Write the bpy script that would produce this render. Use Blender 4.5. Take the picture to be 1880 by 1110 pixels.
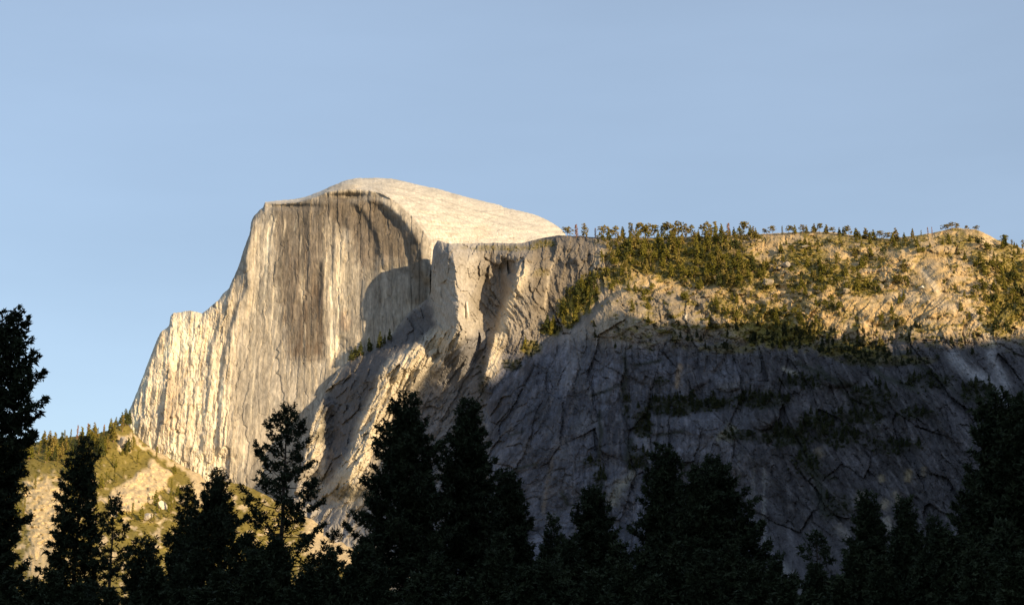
import bpy, math, random
import numpy as np
from mathutils import Vector, Matrix

# ------------------------------------------------------------------ camera, world, sun, exposure
S = bpy.context.scene
for o in list(bpy.data.objects):
    bpy.data.objects.remove(o)
COL = S.collection
F, PITCH, EYE = 2583.0, math.radians(14.0), 1.7        # focal length in photo pixels, upward tilt, eye height

cam_data = bpy.data.cameras.new('camera')
cam = bpy.data.objects.new('camera', cam_data)
COL.objects.link(cam)
cam.location = (0, 0, EYE)
cam.rotation_euler = (math.pi / 2 + PITCH, 0, 0)
cam_data.sensor_width = 36
cam_data.lens = 36 * F / 1880
cam_data.clip_start = 0.5
cam_data.clip_end = 60000
S.camera = cam

SUN_AZ, SUN_EL = math.radians(135), math.radians(10.5)   # azimuth clockwise from the view direction
sun_data = bpy.data.lights.new('sun', 'SUN')
sun_data.energy = 5.0
sun_data.angle = math.radians(0.53)
sun_data.color = (1.0, 0.755, 0.445)
sun = bpy.data.objects.new('sun', sun_data)
COL.objects.link(sun)
to_sun = Vector((math.sin(SUN_AZ) * math.cos(SUN_EL), math.cos(SUN_AZ) * math.cos(SUN_EL), math.sin(SUN_EL)))
sun.rotation_euler = to_sun.to_track_quat('Z', 'Y').to_euler()
sun.location = (0, 0, 3000)

world = bpy.data.worlds.new('World')
S.world = world
world.use_nodes = True
nt = world.node_tree
bg = nt.nodes['Background']
sky = nt.nodes.new('ShaderNodeTexSky')
sky.sky_type = 'NISHITA'
sky.sun_disc = False
sky.sun_elevation = SUN_EL
sky.sun_rotation = SUN_AZ
sky.altitude = 1200
sky.air_density = 1.0
sky.dust_density = 1.0
sky.ozone_density = 1.0
veil = nt.nodes.new('ShaderNodeVectorMath')          # a thin, even veil of high cloud over the clear sky
veil.operation = 'MULTIPLY_ADD'
nt.links.new(sky.outputs[0], veil.inputs[0])
veil.inputs[1].default_value = (0.45, 0.45, 0.45)
w_tc = nt.nodes.new('ShaderNodeTexCoord')
w_mp = nt.nodes.new('ShaderNodeMapping')
w_mp.inputs['Rotation'].default_value = (0.3, 0.5, 0.4)
w_mp.inputs['Scale'].default_value = (1.2, 3.0, 6.0)
w_n = nt.nodes.new('ShaderNodeTexNoise')
w_n.inputs['Scale'].default_value = 1.6
w_n.inputs['Detail'].default_value = 5
w_r = nt.nodes.new('ShaderNodeMapRange')
w_r.inputs['From Min'].default_value = 0.3
w_r.inputs['From Max'].default_value = 0.75
w_r.inputs['To Min'].default_value = 0.92
w_r.inputs['To Max'].default_value = 1.12
w_s = nt.nodes.new('ShaderNodeVectorMath')
w_s.operation = 'SCALE'
w_s.inputs[0].default_value = (1.34, 1.70, 2.28)
nt.links.new(w_tc.outputs['Generated'], w_mp.inputs[0])
nt.links.new(w_mp.outputs[0], w_n.inputs['Vector'])
nt.links.new(w_n.outputs['Fac'], w_r.inputs['Value'])
nt.links.new(w_r.outputs[0], w_s.inputs['Scale'])
nt.links.new(w_s.outputs[0], veil.inputs[2])
nt.links.new(veil.outputs[0], bg.inputs[0])
bg.inputs[1].default_value = 0.119
S.view_settings.view_transform = 'Standard'
S.view_settings.look = 'None'
S.view_settings.gamma = 1
S.view_settings.use_curve_mapping = False
S.view_settings.exposure = 0.70
S.render.engine = 'CYCLES'
S.cycles.max_bounces = 4
S.cycles.diffuse_bounces = 3

# ------------------------------------------------------------------ maths helpers
rng = np.random.default_rng(11)
CP, SP = math.cos(PITCH), math.sin(PITCH)


def world_pt(px, py, Y):
    """the point at horizontal distance Y seen in photo direction (px, py)"""
    v = -(np.asarray(py, float) - 555) / F
    dy = CP - v * SP
    return (np.asarray(px, float) - 940) / F / dy * Y, Y + 0 * dy, EYE + (SP + v * CP) / dy * Y


def _hash(xi, yi, seed):
    h = (xi.astype(np.int64) * 374761393 + yi.astype(np.int64) * 668265263 + seed * 974634777) & 0xffffffff
    h = ((h ^ (h >> 13)) * 1274126177) & 0xffffffff
    return (h ^ (h >> 16)) & 0xffff


def pn(x, y, seed=0):
    """2-D gradient noise, about -1..1"""
    xi, yi = np.floor(x), np.floor(y)
    fx, fy = x - xi, y - yi
    u, v = fx * fx * fx * (fx * (fx * 6 - 15) + 10), fy * fy * fy * (fy * (fy * 6 - 15) + 10)

    def g(i, j):
        a = _hash(xi + i, yi + j, seed) * (2 * math.pi / 65536)
        return np.cos(a) * (fx - i) + np.sin(a) * (fy - j)
    n = (g(0, 0) * (1 - u) + g(1, 0) * u) * (1 - v) + (g(0, 1) * (1 - u) + g(1, 1) * u) * v
    return n * 1.5


def fbm(x, y, oct=4, seed=0, gain=0.5):
    s, a, t = 0, 1, 0
    for i in range(oct):
        s = s + a * pn(x * 2 ** i + 17.3 * i, y * 2 ** i - 9.1 * i, seed + i)
        t += a
        a *= gain
    return s / t


def ridged(x, y, oct=4, seed=0, gain=0.5):
    s, a, t = 0, 1, 0
    for i in range(oct):
        s = s + a * (1 - 2 * np.abs(pn(x * 2 ** i + 5.7 * i, y * 2 ** i + 3.3 * i, seed + i)))
        t += a
        a *= gain
    return s / t


def plates(x, y, seed=0):
    """cellular plates: (crack distance 0.., tilt offset about -1..1, random 0..1 of the plate)"""
    xi, yi = np.floor(x), np.floor(y)
    f1 = np.full(x.shape, 9.0); f2 = f1.copy()
    dx1 = np.zeros(x.shape); dy1 = dx1.copy(); hh = np.zeros(x.shape, np.int64)
    for i in (-1, 0, 1):
        for j in (-1, 0, 1):
            h = _hash(xi + i, yi + j, seed)
            ex = x - (xi + i + (h & 255) / 255.0)
            ey = y - (yi + j + (h >> 8) / 255.0)
            d = ex * ex + ey * ey
            nearer = d < f1
            f2 = np.where(nearer, f1, np.minimum(f2, d))
            f1 = np.where(nearer, d, f1)
            dx1 = np.where(nearer, ex, dx1); dy1 = np.where(nearer, ey, dy1)
            hh = np.where(nearer, _hash(xi + i, yi + j, seed + 50), hh)
    a, b, c = (hh & 31) / 15.5 - 1, ((hh >> 5) & 31) / 15.5 - 1, ((hh >> 10) & 63) / 63.0
    return np.sqrt(f2) - np.sqrt(f1), a * dx1 + b * dy1 + (c - .5), c


def sstep(a, b, x):
    t = np.clip((x - a) / (b - a), 0, 1)
    return t * t * (3 - 2 * t)


def tps(ctrl, px, py, sc=300.0):
    """thin-plate surface through (px, py, value) controls"""
    c = np.array(ctrl, float)
    P = c[:, :2] / sc
    n = len(c)

    def k(r2):
        return np.where(r2 > 1e-12, 0.5 * r2 * np.log(np.maximum(r2, 1e-12)), 0)
    A = np.zeros((n + 3, n + 3))
    A[:n, :n] = k(((P[:, None] - P[None]) ** 2).sum(2)) + np.eye(n) * 1e-3
    A[:n, n] = 1
    A[:n, n + 1:] = P
    A[n, :n] = 1
    A[n + 1:, :n] = P.T
    w = np.linalg.solve(A, np.concatenate([c[:, 2], np.zeros(3)]))
    out = np.zeros(px.shape) + w[n]
    x, y = px / sc, py / sc
    out += w[n + 1] * x + w[n + 2] * y
    for i in range(n):
        out += w[i] * k((x - P[i, 0]) ** 2 + (y - P[i, 1]) ** 2)
    return out


def line_coords(px, py, poly):
    """signed distance (right of a downward line is positive) and 0..1 position along it"""
    P = np.array(poly, float)
    seg = np.hypot(*(P[1:] - P[:-1]).T)
    cum = np.concatenate([[0], np.cumsum(seg)])
    best = np.full(px.shape, 1e9)
    sd, al = np.zeros(px.shape), np.zeros(px.shape)
    for i in range(len(P) - 1):
        d = P[i + 1] - P[i]
        rx, ry = px - P[i, 0], py - P[i, 1]
        t = np.clip((rx * d[0] + ry * d[1]) / (d @ d), 0, 1)
        ex, ey = rx - t * d[0], ry - t * d[1]
        dd = np.hypot(ex, ey)
        m = dd < best
        best = np.where(m, dd, best)
        cr = np.sign(ex * d[1] - ey * d[0])
        sd = np.where(m, dd * cr, sd)
        al = np.where(m, (cum[i] + t * seg[i]) / cum[-1], al)
    return sd, al, cum[-1]


def near(px, py, poly, R):
    P = np.array(poly, float)
    m = (px > P[:, 0].min() - R) & (px < P[:, 0].max() + R) & (py > P[:, 1].min() - R) & (py < P[:, 1].max() + R)
    return m


def add_step(Y, px, py, poly, h, w=3, fade=40, taper=0.12):
    """h > 0: the rock right of the line stands further back; h < 0: it stands forward"""
    m = near(px, py, poly, fade * 3)
    if not m.any():
        return
    x, y = px[m], py[m]
    jx = x + 2.2 * fbm(x / 14, y / 14, 2, 91)
    sd, al, L = line_coords(jx, y, poly)
    tp = sstep(0, taper, al) * sstep(0, taper, 1 - al)
    Y[m] += h * tp * (1 / (1 + np.exp(-np.clip(sd / w, -30, 30)))) * np.exp(-np.maximum(sd, 0) / fade)


def add_rib(Y, px, py, poly, h, wl, wr, taper=0.1):
    """a rib (h > 0, towards the viewer) or a gully (h < 0) with separate widths left and right"""
    m = near(px, py, poly, max(wl, wr) * 3)
    if not m.any():
        return
    x, y = px[m], py[m]
    jx = x + 3.5 * fbm(x / 22, y / 22, 3, 57)
    sd, al, L = line_coords(jx, y, poly)
    tp = sstep(0, taper, al) * sstep(0, taper, 1 - al)
    w = np.where(sd < 0, wl, wr)
    Y[m] -= h * tp * np.exp(-np.abs(sd) / w)


def in_poly(px, py, poly, soft=6, rough=0.0, seed=3):
    """soft 0..1 mask of a polygon with a noisy edge"""
    m = near(px, py, poly, soft * 2 + rough * 2 + 5)
    out = np.zeros(px.shape)
    if not m.any():
        return out
    x, y = px[m].copy(), py[m].copy()
    if rough:
        x0 = x
        x = x + rough * fbm(x0 / 18, y / 18, 3, seed)
        y = y + rough * fbm(x0 / 18 + 40, y / 18, 3, seed + 5)
    P = np.array(poly, float)
    ins = np.zeros(x.shape, bool)
    d = np.full(x.shape, 1e9)
    for i in range(len(P)):
        a, b = P[i], P[(i + 1) % len(P)]
        c = ((a[1] > y) != (b[1] > y))
        xx = (b[0] - a[0]) * (y - a[1]) / (b[1] - a[1] + 1e-9) + a[0]
        ins ^= c & (x < xx)
        e = b - a
        t = np.clip(((x - a[0]) * e[0] + (y - a[1]) * e[1]) / (e @ e + 1e-9), 0, 1)
        d = np.minimum(d, np.hypot(x - a[0] - t * e[0], y - a[1] - t * e[1]))
    out[m] = sstep(-soft, soft, np.where(ins, d, -d))
    return out


def blob(px, py, cx, cy, rx, ry, rough=0.35, seed=5):
    r = np.hypot((px - cx) / rx, (py - cy) / ry) + rough * fbm(px / 22, py / 16, 3, seed)
    return 1 - sstep(0.55, 1.15, r)


def stroke(px, py, poly, w, rough=2.0, taper=0.15):
    m = near(px, py, poly, w * 3 + 4)
    out = np.zeros(px.shape)
    if m.any():
        x, y = px[m], py[m]
        x = x + rough * fbm(x / 9, y / 20, 2, 77)
        sd, al, L = line_coords(x, y, poly)
        out[m] = np.exp(-(sd / w) ** 2) * sstep(0, taper, al + .02) * sstep(0, taper, 1.02 - al)
    return out


def mixc(c, m, col):
    m = m[..., None]
    c[...] = c * (1 - m) + np.array(col) * m


# ------------------------------------------------------------------ materials
def new_mat(name, rough=0.9):
    m = bpy.data.materials.new(name)
    m.use_nodes = True
    b = m.node_tree.nodes['Principled BSDF']
    b.inputs['Roughness'].default_value = rough
    b.inputs['Specular IOR Level'].default_value = 0.15
    return m, m.node_tree, b


def rock_material(name, detail_scale, vert_stretch, bump):
    m, t, b = new_mat(name, 0.92)
    N, L = t.nodes, t.links
    at = N.new('ShaderNodeAttribute')
    at.attribute_name = 'albedo'
    tc = N.new('ShaderNodeTexCoord')
    mp = N.new('ShaderNodeMapping')
    mp.inputs['Scale'].default_value = (1, 1, vert_stretch)
    L.new(tc.outputs['Object'], mp.inputs[0])
    n1 = N.new('ShaderNodeTexNoise')
    n1.inputs['Scale'].default_value = detail_scale
    n1.inputs['Detail'].default_value = 6
    n1.inputs['Roughness'].default_value = 0.65
    L.new(mp.outputs[0], n1.inputs['Vector'])
    r = N.new('ShaderNodeMapRange')
    r.inputs['From Min'].default_value = 0.3
    r.inputs['From Max'].default_value = 0.7
    r.inputs['To Min'].default_value = 0.68
    r.inputs['To Max'].default_value = 1.3
    L.new(n1.outputs['Fac'], r.inputs['Value'])
    mx = N.new('ShaderNodeVectorMath')
    mx.operation = 'SCALE'
    L.new(at.outputs['Color'], mx.inputs[0])
    L.new(r.outputs[0], mx.inputs['Scale'])
    L.new(mx.outputs[0], b.inputs['Base Color'])
    n2 = N.new('ShaderNodeTexNoise')
    n2.inputs['Scale'].default_value = detail_scale * 1.7
    n2.inputs['Detail'].default_value = 5
    L.new(mp.outputs[0], n2.inputs['Vector'])
    bp = N.new('ShaderNodeBump')
    bp.inputs['Strength'].default_value = 0.8
    bp.inputs['Distance'].default_value = bump
    L.new(n2.outputs['Fac'], bp.inputs['Height'])
    L.new(bp.outputs[0], b.inputs['Normal'])
    return m


def foliage_material(name, c1, c2, scale):
    m, t, b = new_mat(name, 0.8)
    N, L = t.nodes, t.links
    g = N.new('ShaderNodeNewGeometry')
    n = N.new('ShaderNodeTexNoise')
    n.inputs['Scale'].default_value = scale
    n.inputs['Detail'].default_value = 3
    L.new(g.outputs['Position'], n.inputs['Vector'])
    cr = N.new('ShaderNodeValToRGB')
    cr.color_ramp.elements[0].position = 0.35
    cr.color_ramp.elements[0].color = (*c1, 1)
    cr.color_ramp.elements[1].position = 0.65
    cr.color_ramp.elements[1].color = (*c2, 1)
    L.new(n.outputs['Fac'], cr.inputs[0])
    L.new(cr.outputs[0], b.inputs['Base Color'])
    return m


def bark_material(name, c1, c2):
    return foliage_material(name, c1, c2, 3.0)


M_dome = rock_material('granite of the dome', 0.16, 0.22, 1.6)
M_wall = rock_material('weathered granite', 0.15, 0.55, 1.8)
M_slope = rock_material('brushy slope ground', 0.2, 1.0, 1.2)
M_ground = foliage_material('meadow and forest floor', (0.03, 0.035, 0.015), (0.07, 0.06, 0.03), 0.4)
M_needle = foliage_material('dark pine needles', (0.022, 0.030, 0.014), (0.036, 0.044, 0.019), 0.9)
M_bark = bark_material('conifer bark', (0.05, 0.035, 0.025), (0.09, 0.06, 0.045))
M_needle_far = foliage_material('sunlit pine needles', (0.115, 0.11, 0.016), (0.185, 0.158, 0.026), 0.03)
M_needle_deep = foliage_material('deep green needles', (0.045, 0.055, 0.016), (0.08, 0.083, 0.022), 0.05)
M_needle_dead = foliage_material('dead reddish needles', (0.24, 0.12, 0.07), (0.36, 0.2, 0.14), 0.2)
M_needle_shade = foliage_material('foliage darkened for shade', (0.022, 0.028, 0.012), (0.036, 0.042, 0.018), 0.05)  # brush and tree colour darkened to stand for shade
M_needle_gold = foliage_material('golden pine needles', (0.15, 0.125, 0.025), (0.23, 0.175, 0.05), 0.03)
M_brush = foliage_material('manzanita brush', (0.10, 0.093, 0.014), (0.165, 0.135, 0.024), 0.05)
M_trunk_far = bark_material('pale pine bark', (0.14, 0.09, 0.055), (0.24, 0.17, 0.11))
M_boulder = rock_material('boulder granite', 0.5, 1.0, 0.4)


# ------------------------------------------------------------------ mesh helpers
def mesh_from(name, V, Fc, mats, midx=None, smooth=False, colors=None):
    me = bpy.data.meshes.new(name)
    V = np.asarray(V, np.float32)
    Fc = np.asarray(Fc, np.int32)
    k = Fc.shape[1]
    me.vertices.add(len(V))
    me.vertices.foreach_set('co', V.ravel())
    me.loops.add(Fc.size)
    me.loops.foreach_set('vertex_index', Fc.ravel())
    me.polygons.add(len(Fc))
    me.polygons.foreach_set('loop_start', np.arange(0, Fc.size, k, dtype=np.int32))
    me.polygons.foreach_set('loop_total', np.full(len(Fc), k, np.int32))
    for m in mats:
        me.materials.append(m)
    if midx is not None:
        me.polygons.foreach_set('material_index', np.asarray(midx, np.int32))
    me.polygons.foreach_set('use_smooth', np.full(len(Fc), smooth))
    if colors is not None:
        a = me.attributes.new('albedo', 'FLOAT_COLOR', 'POINT')
        c = np.ones((len(V), 4), np.float32)
        c[:, :3] = np.clip(colors, 0.008, 0.62)
        a.data.foreach_set('color', c.ravel())
    me.update(calc_edges=True)
    me.validate()
    return me


def link(name, me, parent=None, label=None, cat=None, group=None, kind=None):
    o = bpy.data.objects.new(name, me)
    COL.objects.link(o)
    o.parent = parent
    tag(o, label, cat, group, kind)
    return o


def tag(o, label=None, cat=None, group=None, kind=None):
    for k, v in (('label', label), ('category', cat), ('group', group), ('kind', kind)):
        if v:
            o[k] = v
    return o


def interp(x, pts):
    p = np.array(pts, float)
    return np.interp(x, p[:, 0], p[:, 1])


SHEETS = {}


def sheet(name, mat, x0, x1, dx, top, bot, dy, depth, colour, back, label, smooth=True, rough_top=1.5, pw=1.0):
    """a rock mass: its visible side sampled finely, its far side falling away behind the crest"""
    xs = np.arange(x0, x1 + dx, dx)
    if name == 'rocky_massif':                        # beyond the frame, coarser
        xs = np.concatenate([xs, np.arange(xs[-1] + 9, 2620, 9)])
    if name == 'brushy_slope':
        xs = np.concatenate([np.arange(-760, x0 - 5, 9), xs])
    rough_top = rough_top * (1 + 1.3 * (xs < 470) * (xs > 300) * (name == 'granite_dome'))
    tp = interp(xs, top) + rough_top * fbm(xs / 7, xs * 0, 3, 13) + 0.8 * rough_top * fbm(xs / 30, xs * 0, 2, 14)
    q0 = math.floor(tp.min()) - 1
    n1 = int((min(bot, 1010) - q0) / dy)
    rows = np.concatenate([q0 + dy * np.arange(n1), np.arange(q0 + dy * n1, bot + 5, dy * 3.5)])
    nr = len(rows)
    PX = np.repeat(xs[None], nr, 0)
    PY = np.maximum(np.repeat(rows[:, None], len(xs), 1), tp[None])
    jr = np.random.default_rng(7)
    PX = PX + jr.uniform(-.38, .38, PX.shape) * dx
    free = PY > tp[None] + dy
    PY = PY + free * jr.uniform(-.38, .38, PX.shape) * dy
    Y = depth(PX, PY, np.repeat(tp[None], nr, 0))
    C = colour(PX, PY)
    X, Yw, Z = world_pt(PX, PY, Y)
    SHEETS[name] = (xs, tp, rows, X, Yw, Z)
    # the far side
    bx, by, bz, bc = [], [], [], []
    for (dyy, dz) in reversed(back):
        n = 1 + 0.15 * fbm(xs / 60 + dyy, xs * 0 + dyy, 2, 8)
        bx.append(X[0] * (Yw[0] + dyy) / Yw[0]); by.append(Yw[0] + dyy); bz.append(Z[0] - dz * n); bc.append(C[0])
    X = np.vstack([np.array(bx), X]); Yw = np.vstack([np.array(by), Yw]); Z = np.vstack([np.array(bz), Z])
    C = np.concatenate([np.array(bc), C], 0)
    R, K = X.shape
    idx = np.arange(R * K).reshape(R, K)
    q = np.stack([idx[:-1, :-1], idx[1:, :-1], idx[1:, 1:], idx[:-1, 1:]], -1)
    live = np.ones(q.shape[:2], bool)
    flat = rows[1:, None] <= tp[None]
    live[len(back):] = ~(flat[:, :-1] & flat[:, 1:])
    q = q[live]
    V = np.stack([X, Yw, Z], -1).reshape(-1, 3)
    me = mesh_from(name, V, q, [mat], smooth=smooth, colors=C.reshape(-1, 3))
    return link(name, me, label=label, kind='structure')


def surf(name, px, py):
    """world point of a rock mass at a photo position"""
    xs, tp, rows, X, Y, Z = SHEETS[name]
    j = np.clip(np.interp(px, xs, np.arange(len(xs))) + .5, 0, len(xs) - 1)
    i = np.clip(np.interp(np.maximum(py, np.interp(px, xs, tp)), rows, np.arange(len(rows))) + .5, 0, len(rows) - 1)
    i0, j0 = np.floor(i).astype(int), np.floor(j).astype(int)
    return np.stack([A[i0, j0] for A in (X, Y, Z)], -1)


# ------------------------------------------------------------------ the dome
DOME_TOP = [(205, 830), (225, 783), (241, 745), (254, 714), (268, 676), (279, 648), (287, 626), (295, 610), (306, 601), (311, 597), (313, 579),
            (320, 574), (351, 570), (372, 575), (386, 563), (400, 552), (413, 536), (420, 530), (426, 516), (438, 489),
            (449, 454), (459, 428), (461, 408), (467, 397), (478, 384), (484.5, 380), (485.5, 371), (503, 369), (519, 367.5),
            (538, 366), (562, 361), (589, 351), (611, 340.5), (632, 332), (654, 327), (689, 326.5), (719, 328), (751, 335),
            (784, 343), (813, 348.6), (824, 352.7), (870, 365), (919, 377), (924, 380.5), (959, 388), (984, 394.6),
            (1005, 404), (1021, 413.5), (1031, 421.6), (1045, 440), (1060, 470)]
RIM = [(470, 372), (486, 374), (520, 374), (550, 371), (580, 362), (600, 353), (625, 349), (650, 348), (680, 351), (700, 358), (720, 369),
       (740, 382), (757, 398), (770, 413), (782, 430), (790, 445), (793, 470), (790, 560), (790, 800)]


def cap_side(px, py):
    """> 0 on the cap, < 0 on the sheer face"""
    sd, al, L = line_coords(px, py, RIM)
    # the line runs left to right then down: cap lies on its upper right
    return -sd * -1


def dome_depth(px, py, tp):
    base = tps([(230, 780, 4120), (280, 640, 4130), (320, 576, 4150), (300, 800, 4060), (350, 700, 4075), (380, 860, 4030), (400, 560, 4130),
                (425, 600, 4120), (450, 460, 4140), (440, 700, 4070), (430, 870, 4010), (490, 380, 4150), (500, 500, 4100), (500, 700, 4040),
                (500, 900, 3975), (560, 380, 4100), (560, 500, 4066), (560, 700, 4010), (560, 900, 3940), (620, 360, 4070), (640, 500, 4026),
                (640, 660, 3985), (640, 900, 3900), (700, 380, 4050), (700, 500, 4000), (700, 640, 3960), (700, 900, 3870),
                (760, 430, 3985), (770, 520, 3950), (780, 640, 3925), (790, 900, 3840), (900, 700, 3800), (1060, 900, 3700), (1060, 600, 3800)], px, py)
    sd, al, L = line_coords(px, py, RIM)
    cs = -sd                                              # right of a right-going line is below it
    cs = np.where(px > 790, np.maximum(px - 790, 1) * 1.0, -cs)
    # which side: cap above / right of rim
    ry = np.interp(px, [p[0] for p in RIM[:16]], [p[1] for p in RIM[:16]])
    on = (py < ry) | (px > 790)
    d = np.where(on, np.abs(sd), 0)
    d = np.where(px > 790, np.hypot(np.maximum(px - 790, 0) * 0.75, np.maximum(470 - py, 0) * .9) , d)
    # cap: leans back steadily and turns its side to the right
    cap = tps([(500, 369, 4160), (560, 365, 4150), (600, 348, 4120), (620, 345, 4100), (650, 345, 4085), (650, 330, 4160), (690, 328, 4230), (700, 352, 4060),
               (730, 370, 4045), (740, 335, 4250), (760, 395, 4025), (790, 430, 4010), (800, 350, 4300), (820, 400, 4120), (810, 445, 4040),
               (870, 368, 4400), (870, 410, 4200), (870, 445, 4120), (950, 390, 4500), (940, 420, 4300), (940, 448, 4220),
               (1000, 405, 4560), (1000, 430, 4400), (1030, 430, 4560), (800, 500, 3990), (900, 520, 4050), (1000, 520, 4200), (900, 800, 3900)], px, py)
    w = sstep(0, 4, np.where(on, np.maximum(np.abs(sd), (px > 790) * 10.0), 0))
    Y = base * (1 - w) + cap * w
    face = 1 - w
    # roll-over at the skyline
    Y += 90 * np.exp(-(py - tp) / 5) * w + 25 * np.exp(-(py - tp) / 6) * face
    # recess under the summit brow, with a stepped lip
    Y += 26 * face * np.exp(-((px - 640) / 42) ** 2) * np.exp(-((py - 361) / 6.5) ** 2)
    Y += 18 * face * np.exp(-((px - 530) / 45) ** 2) * np.exp(-((py - 379) / 4.5) ** 2)
    # scooped slabs below the brow at the right end of the face
    for poly, h in (([(655, 360), (700, 378), (730, 402), (748, 440), (764, 520)], -17), ([(690, 366), (722, 388), (745, 412), (768, 450), (780, 530)], -24),
                    ([(640, 368), (668, 390), (690, 430), (706, 500)], -18)):
        add_step(Y, px, py, poly, h, 2.5, 26)
    for poly, h, w_, f in (
            # gully lines between the left shoulder and the face, then flutes on the shoulder
            ([(433, 560), (421, 607), (414, 645), (408, 685), (405, 726), (402, 790), (400, 850)], -26, 2.2, 45),
            ([(425, 516), (416, 560), (400, 600), (388, 640), (386, 690), (380, 752), (371, 818), (369, 856)], -20, 2.0, 16),
            ([(312, 578), (307, 638), (301, 689), (299, 739), (291, 802)], -14, 2.0, 30),
            ([(341, 690), (337, 745)], -10, 1.2, 14),
            ([(320, 790), (306, 832)], -9, 1.5, 14), ([(300, 740), (290, 800), (284, 826)], -10, 1.5, 14),
            ([(270, 690), (262, 740), (254, 790)], -8, 1.5, 12), ([(352, 740), (345, 800), (340, 850)], 7, 2, 14),
            ([(370, 600), (360, 660), (358, 720)], 8, 2.5, 18), ([(330, 600), (322, 660), (318, 740)], 8, 2.0, 16),
            ([(459, 427), (449, 468), (454, 524), (438, 557), (429, 597)], -16, 2.0, 14),
            ([(466, 400), (452, 470), (444, 530)], -14, 2, 10),
            ([(472, 420), (466, 470), (462, 540), (452, 600)], 9, 2, 16),
            ([(505, 390), (496, 440), (492, 500), (486, 560)], -6, 1.3, 8),
            ([(540, 470), (545, 520), (538, 560)], -6, 1.3, 10), ([(589, 470), (591, 520), (586, 572), (576, 590)], -6, 1.5, 14),
            ([(566, 420), (568, 480), (562, 540)], -7, 1.4, 12), ([(575, 500), (574, 570)], 5, 1.2, 8),
            ([(612, 400), (614, 460), (608, 520)], -6, 1.4, 12), ([(636, 396), (640, 450)], -6, 1.4, 10),
            ([(665, 420), (668, 520), (664, 620)], -6, 2, 12), ([(690, 440), (694, 560)], -6, 2, 12), ([(718, 440), (724, 560), (720, 600)], -7, 2, 12),
            ([(740, 470), (744, 560)], -7, 2, 10), ([(757, 430), (765, 500), (762, 560)], -12, 2, 12), ([(625, 613), (603, 682)], 8, 1.2, 14),
            ([(426, 838), (412, 862)], -5, 1, 8), ([(426, 838), (440, 858)], 5, 1, 8),
            # slab edges on the cap
            ([(681, 340), (713, 360), (735, 377), (757, 399), (764, 412)], 9, 1.2, 12), ([(767, 396), (778, 419), (797, 440)], 10, 1.0, 12),
            ([(690, 334), (760, 351), (850, 379), (930, 399), (1000, 419)], 9, 1.0, 14), ([(715, 350), (800, 373), (880, 398), (950, 421)], 9, 1.0, 14), ([(800, 386), (860, 406), (905, 432)], 8, 1.0, 12), ([(650, 338), (700, 343), (760, 361), (810, 383)], 7, 1.0, 10), ([(700, 345), (730, 352), (767, 372), (814, 388)], 4, 1.0, 9), ([(786, 410), (793, 428), (800, 440)], 6, 1.0, 8)):
        add_step(Y, px, py, poly, h, w_, f)
    # exfoliation shells on the cap: long low arcs following the skyline
    q = (py - tp)
    arc = q * 0.9 + 0.10 * px + 10 * fbm(px / 120, py / 60, 2, 21)
    Y += w * (6.5 * ridged(px / 70 + arc / 60, arc / 9, 3, 22) + 4.5 * fbm(px / 18, arc / 4, 4, 23))
    # water-worn flutes on the face, grain runs straight down
    lean = px + 0.10 * (py - 400) * sstep(560, 430, px) + 3.5 * fbm(px / 40, py / 90, 2, 31)
    k = 1.0 - 0.45 * sstep(660, 760, py) * sstep(400, 460, px)
    sh = sstep(450, 400, px)
    Y += face * k * ((1.7 + sh) * fbm(lean / 11, py / 150, 4, 32) + (.8 + 1.9 * sh) * ridged(lean / 5.0, py / 60, 3, 34) + 1.7 * fbm(px / 10, py / 14, 4, 35))
    p1, t1, r1 = plates(lean / 13, py / 95 + .4 * fbm(px / 20, py / 20, 2, 231), 232)
    p2, t2, r2 = plates(lean / 5.5, py / 36, 233)
    Y += face * (2.6 * t1 + .7 * t2 + 1.2 * np.exp(-p1 / .05) + 5 * sh * t1 + 2.2 * sh * t2)
    c1, ct, cr1 = plates((px + py * 1.5) / 46, arc / 8.5, 234)
    Y += w * (2.6 * ct + 2.4 * np.exp(-c1 / .05))
    Y += face * sh * (8 * fbm(px / 16, py / 26, 5, 36) + 3 * ridged(px / 9, py / 12, 3, 136))
    Y += 9 * fbm(px / 90, py / 90, 3, 37)
    Y += 450 * np.maximum(sstep(802, 850, px) * sstep(462, 520, py), sstep(765, 792, px) * sstep(585, 640, py))      # the flank runs back behind the nearer walls
    return Y


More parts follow.
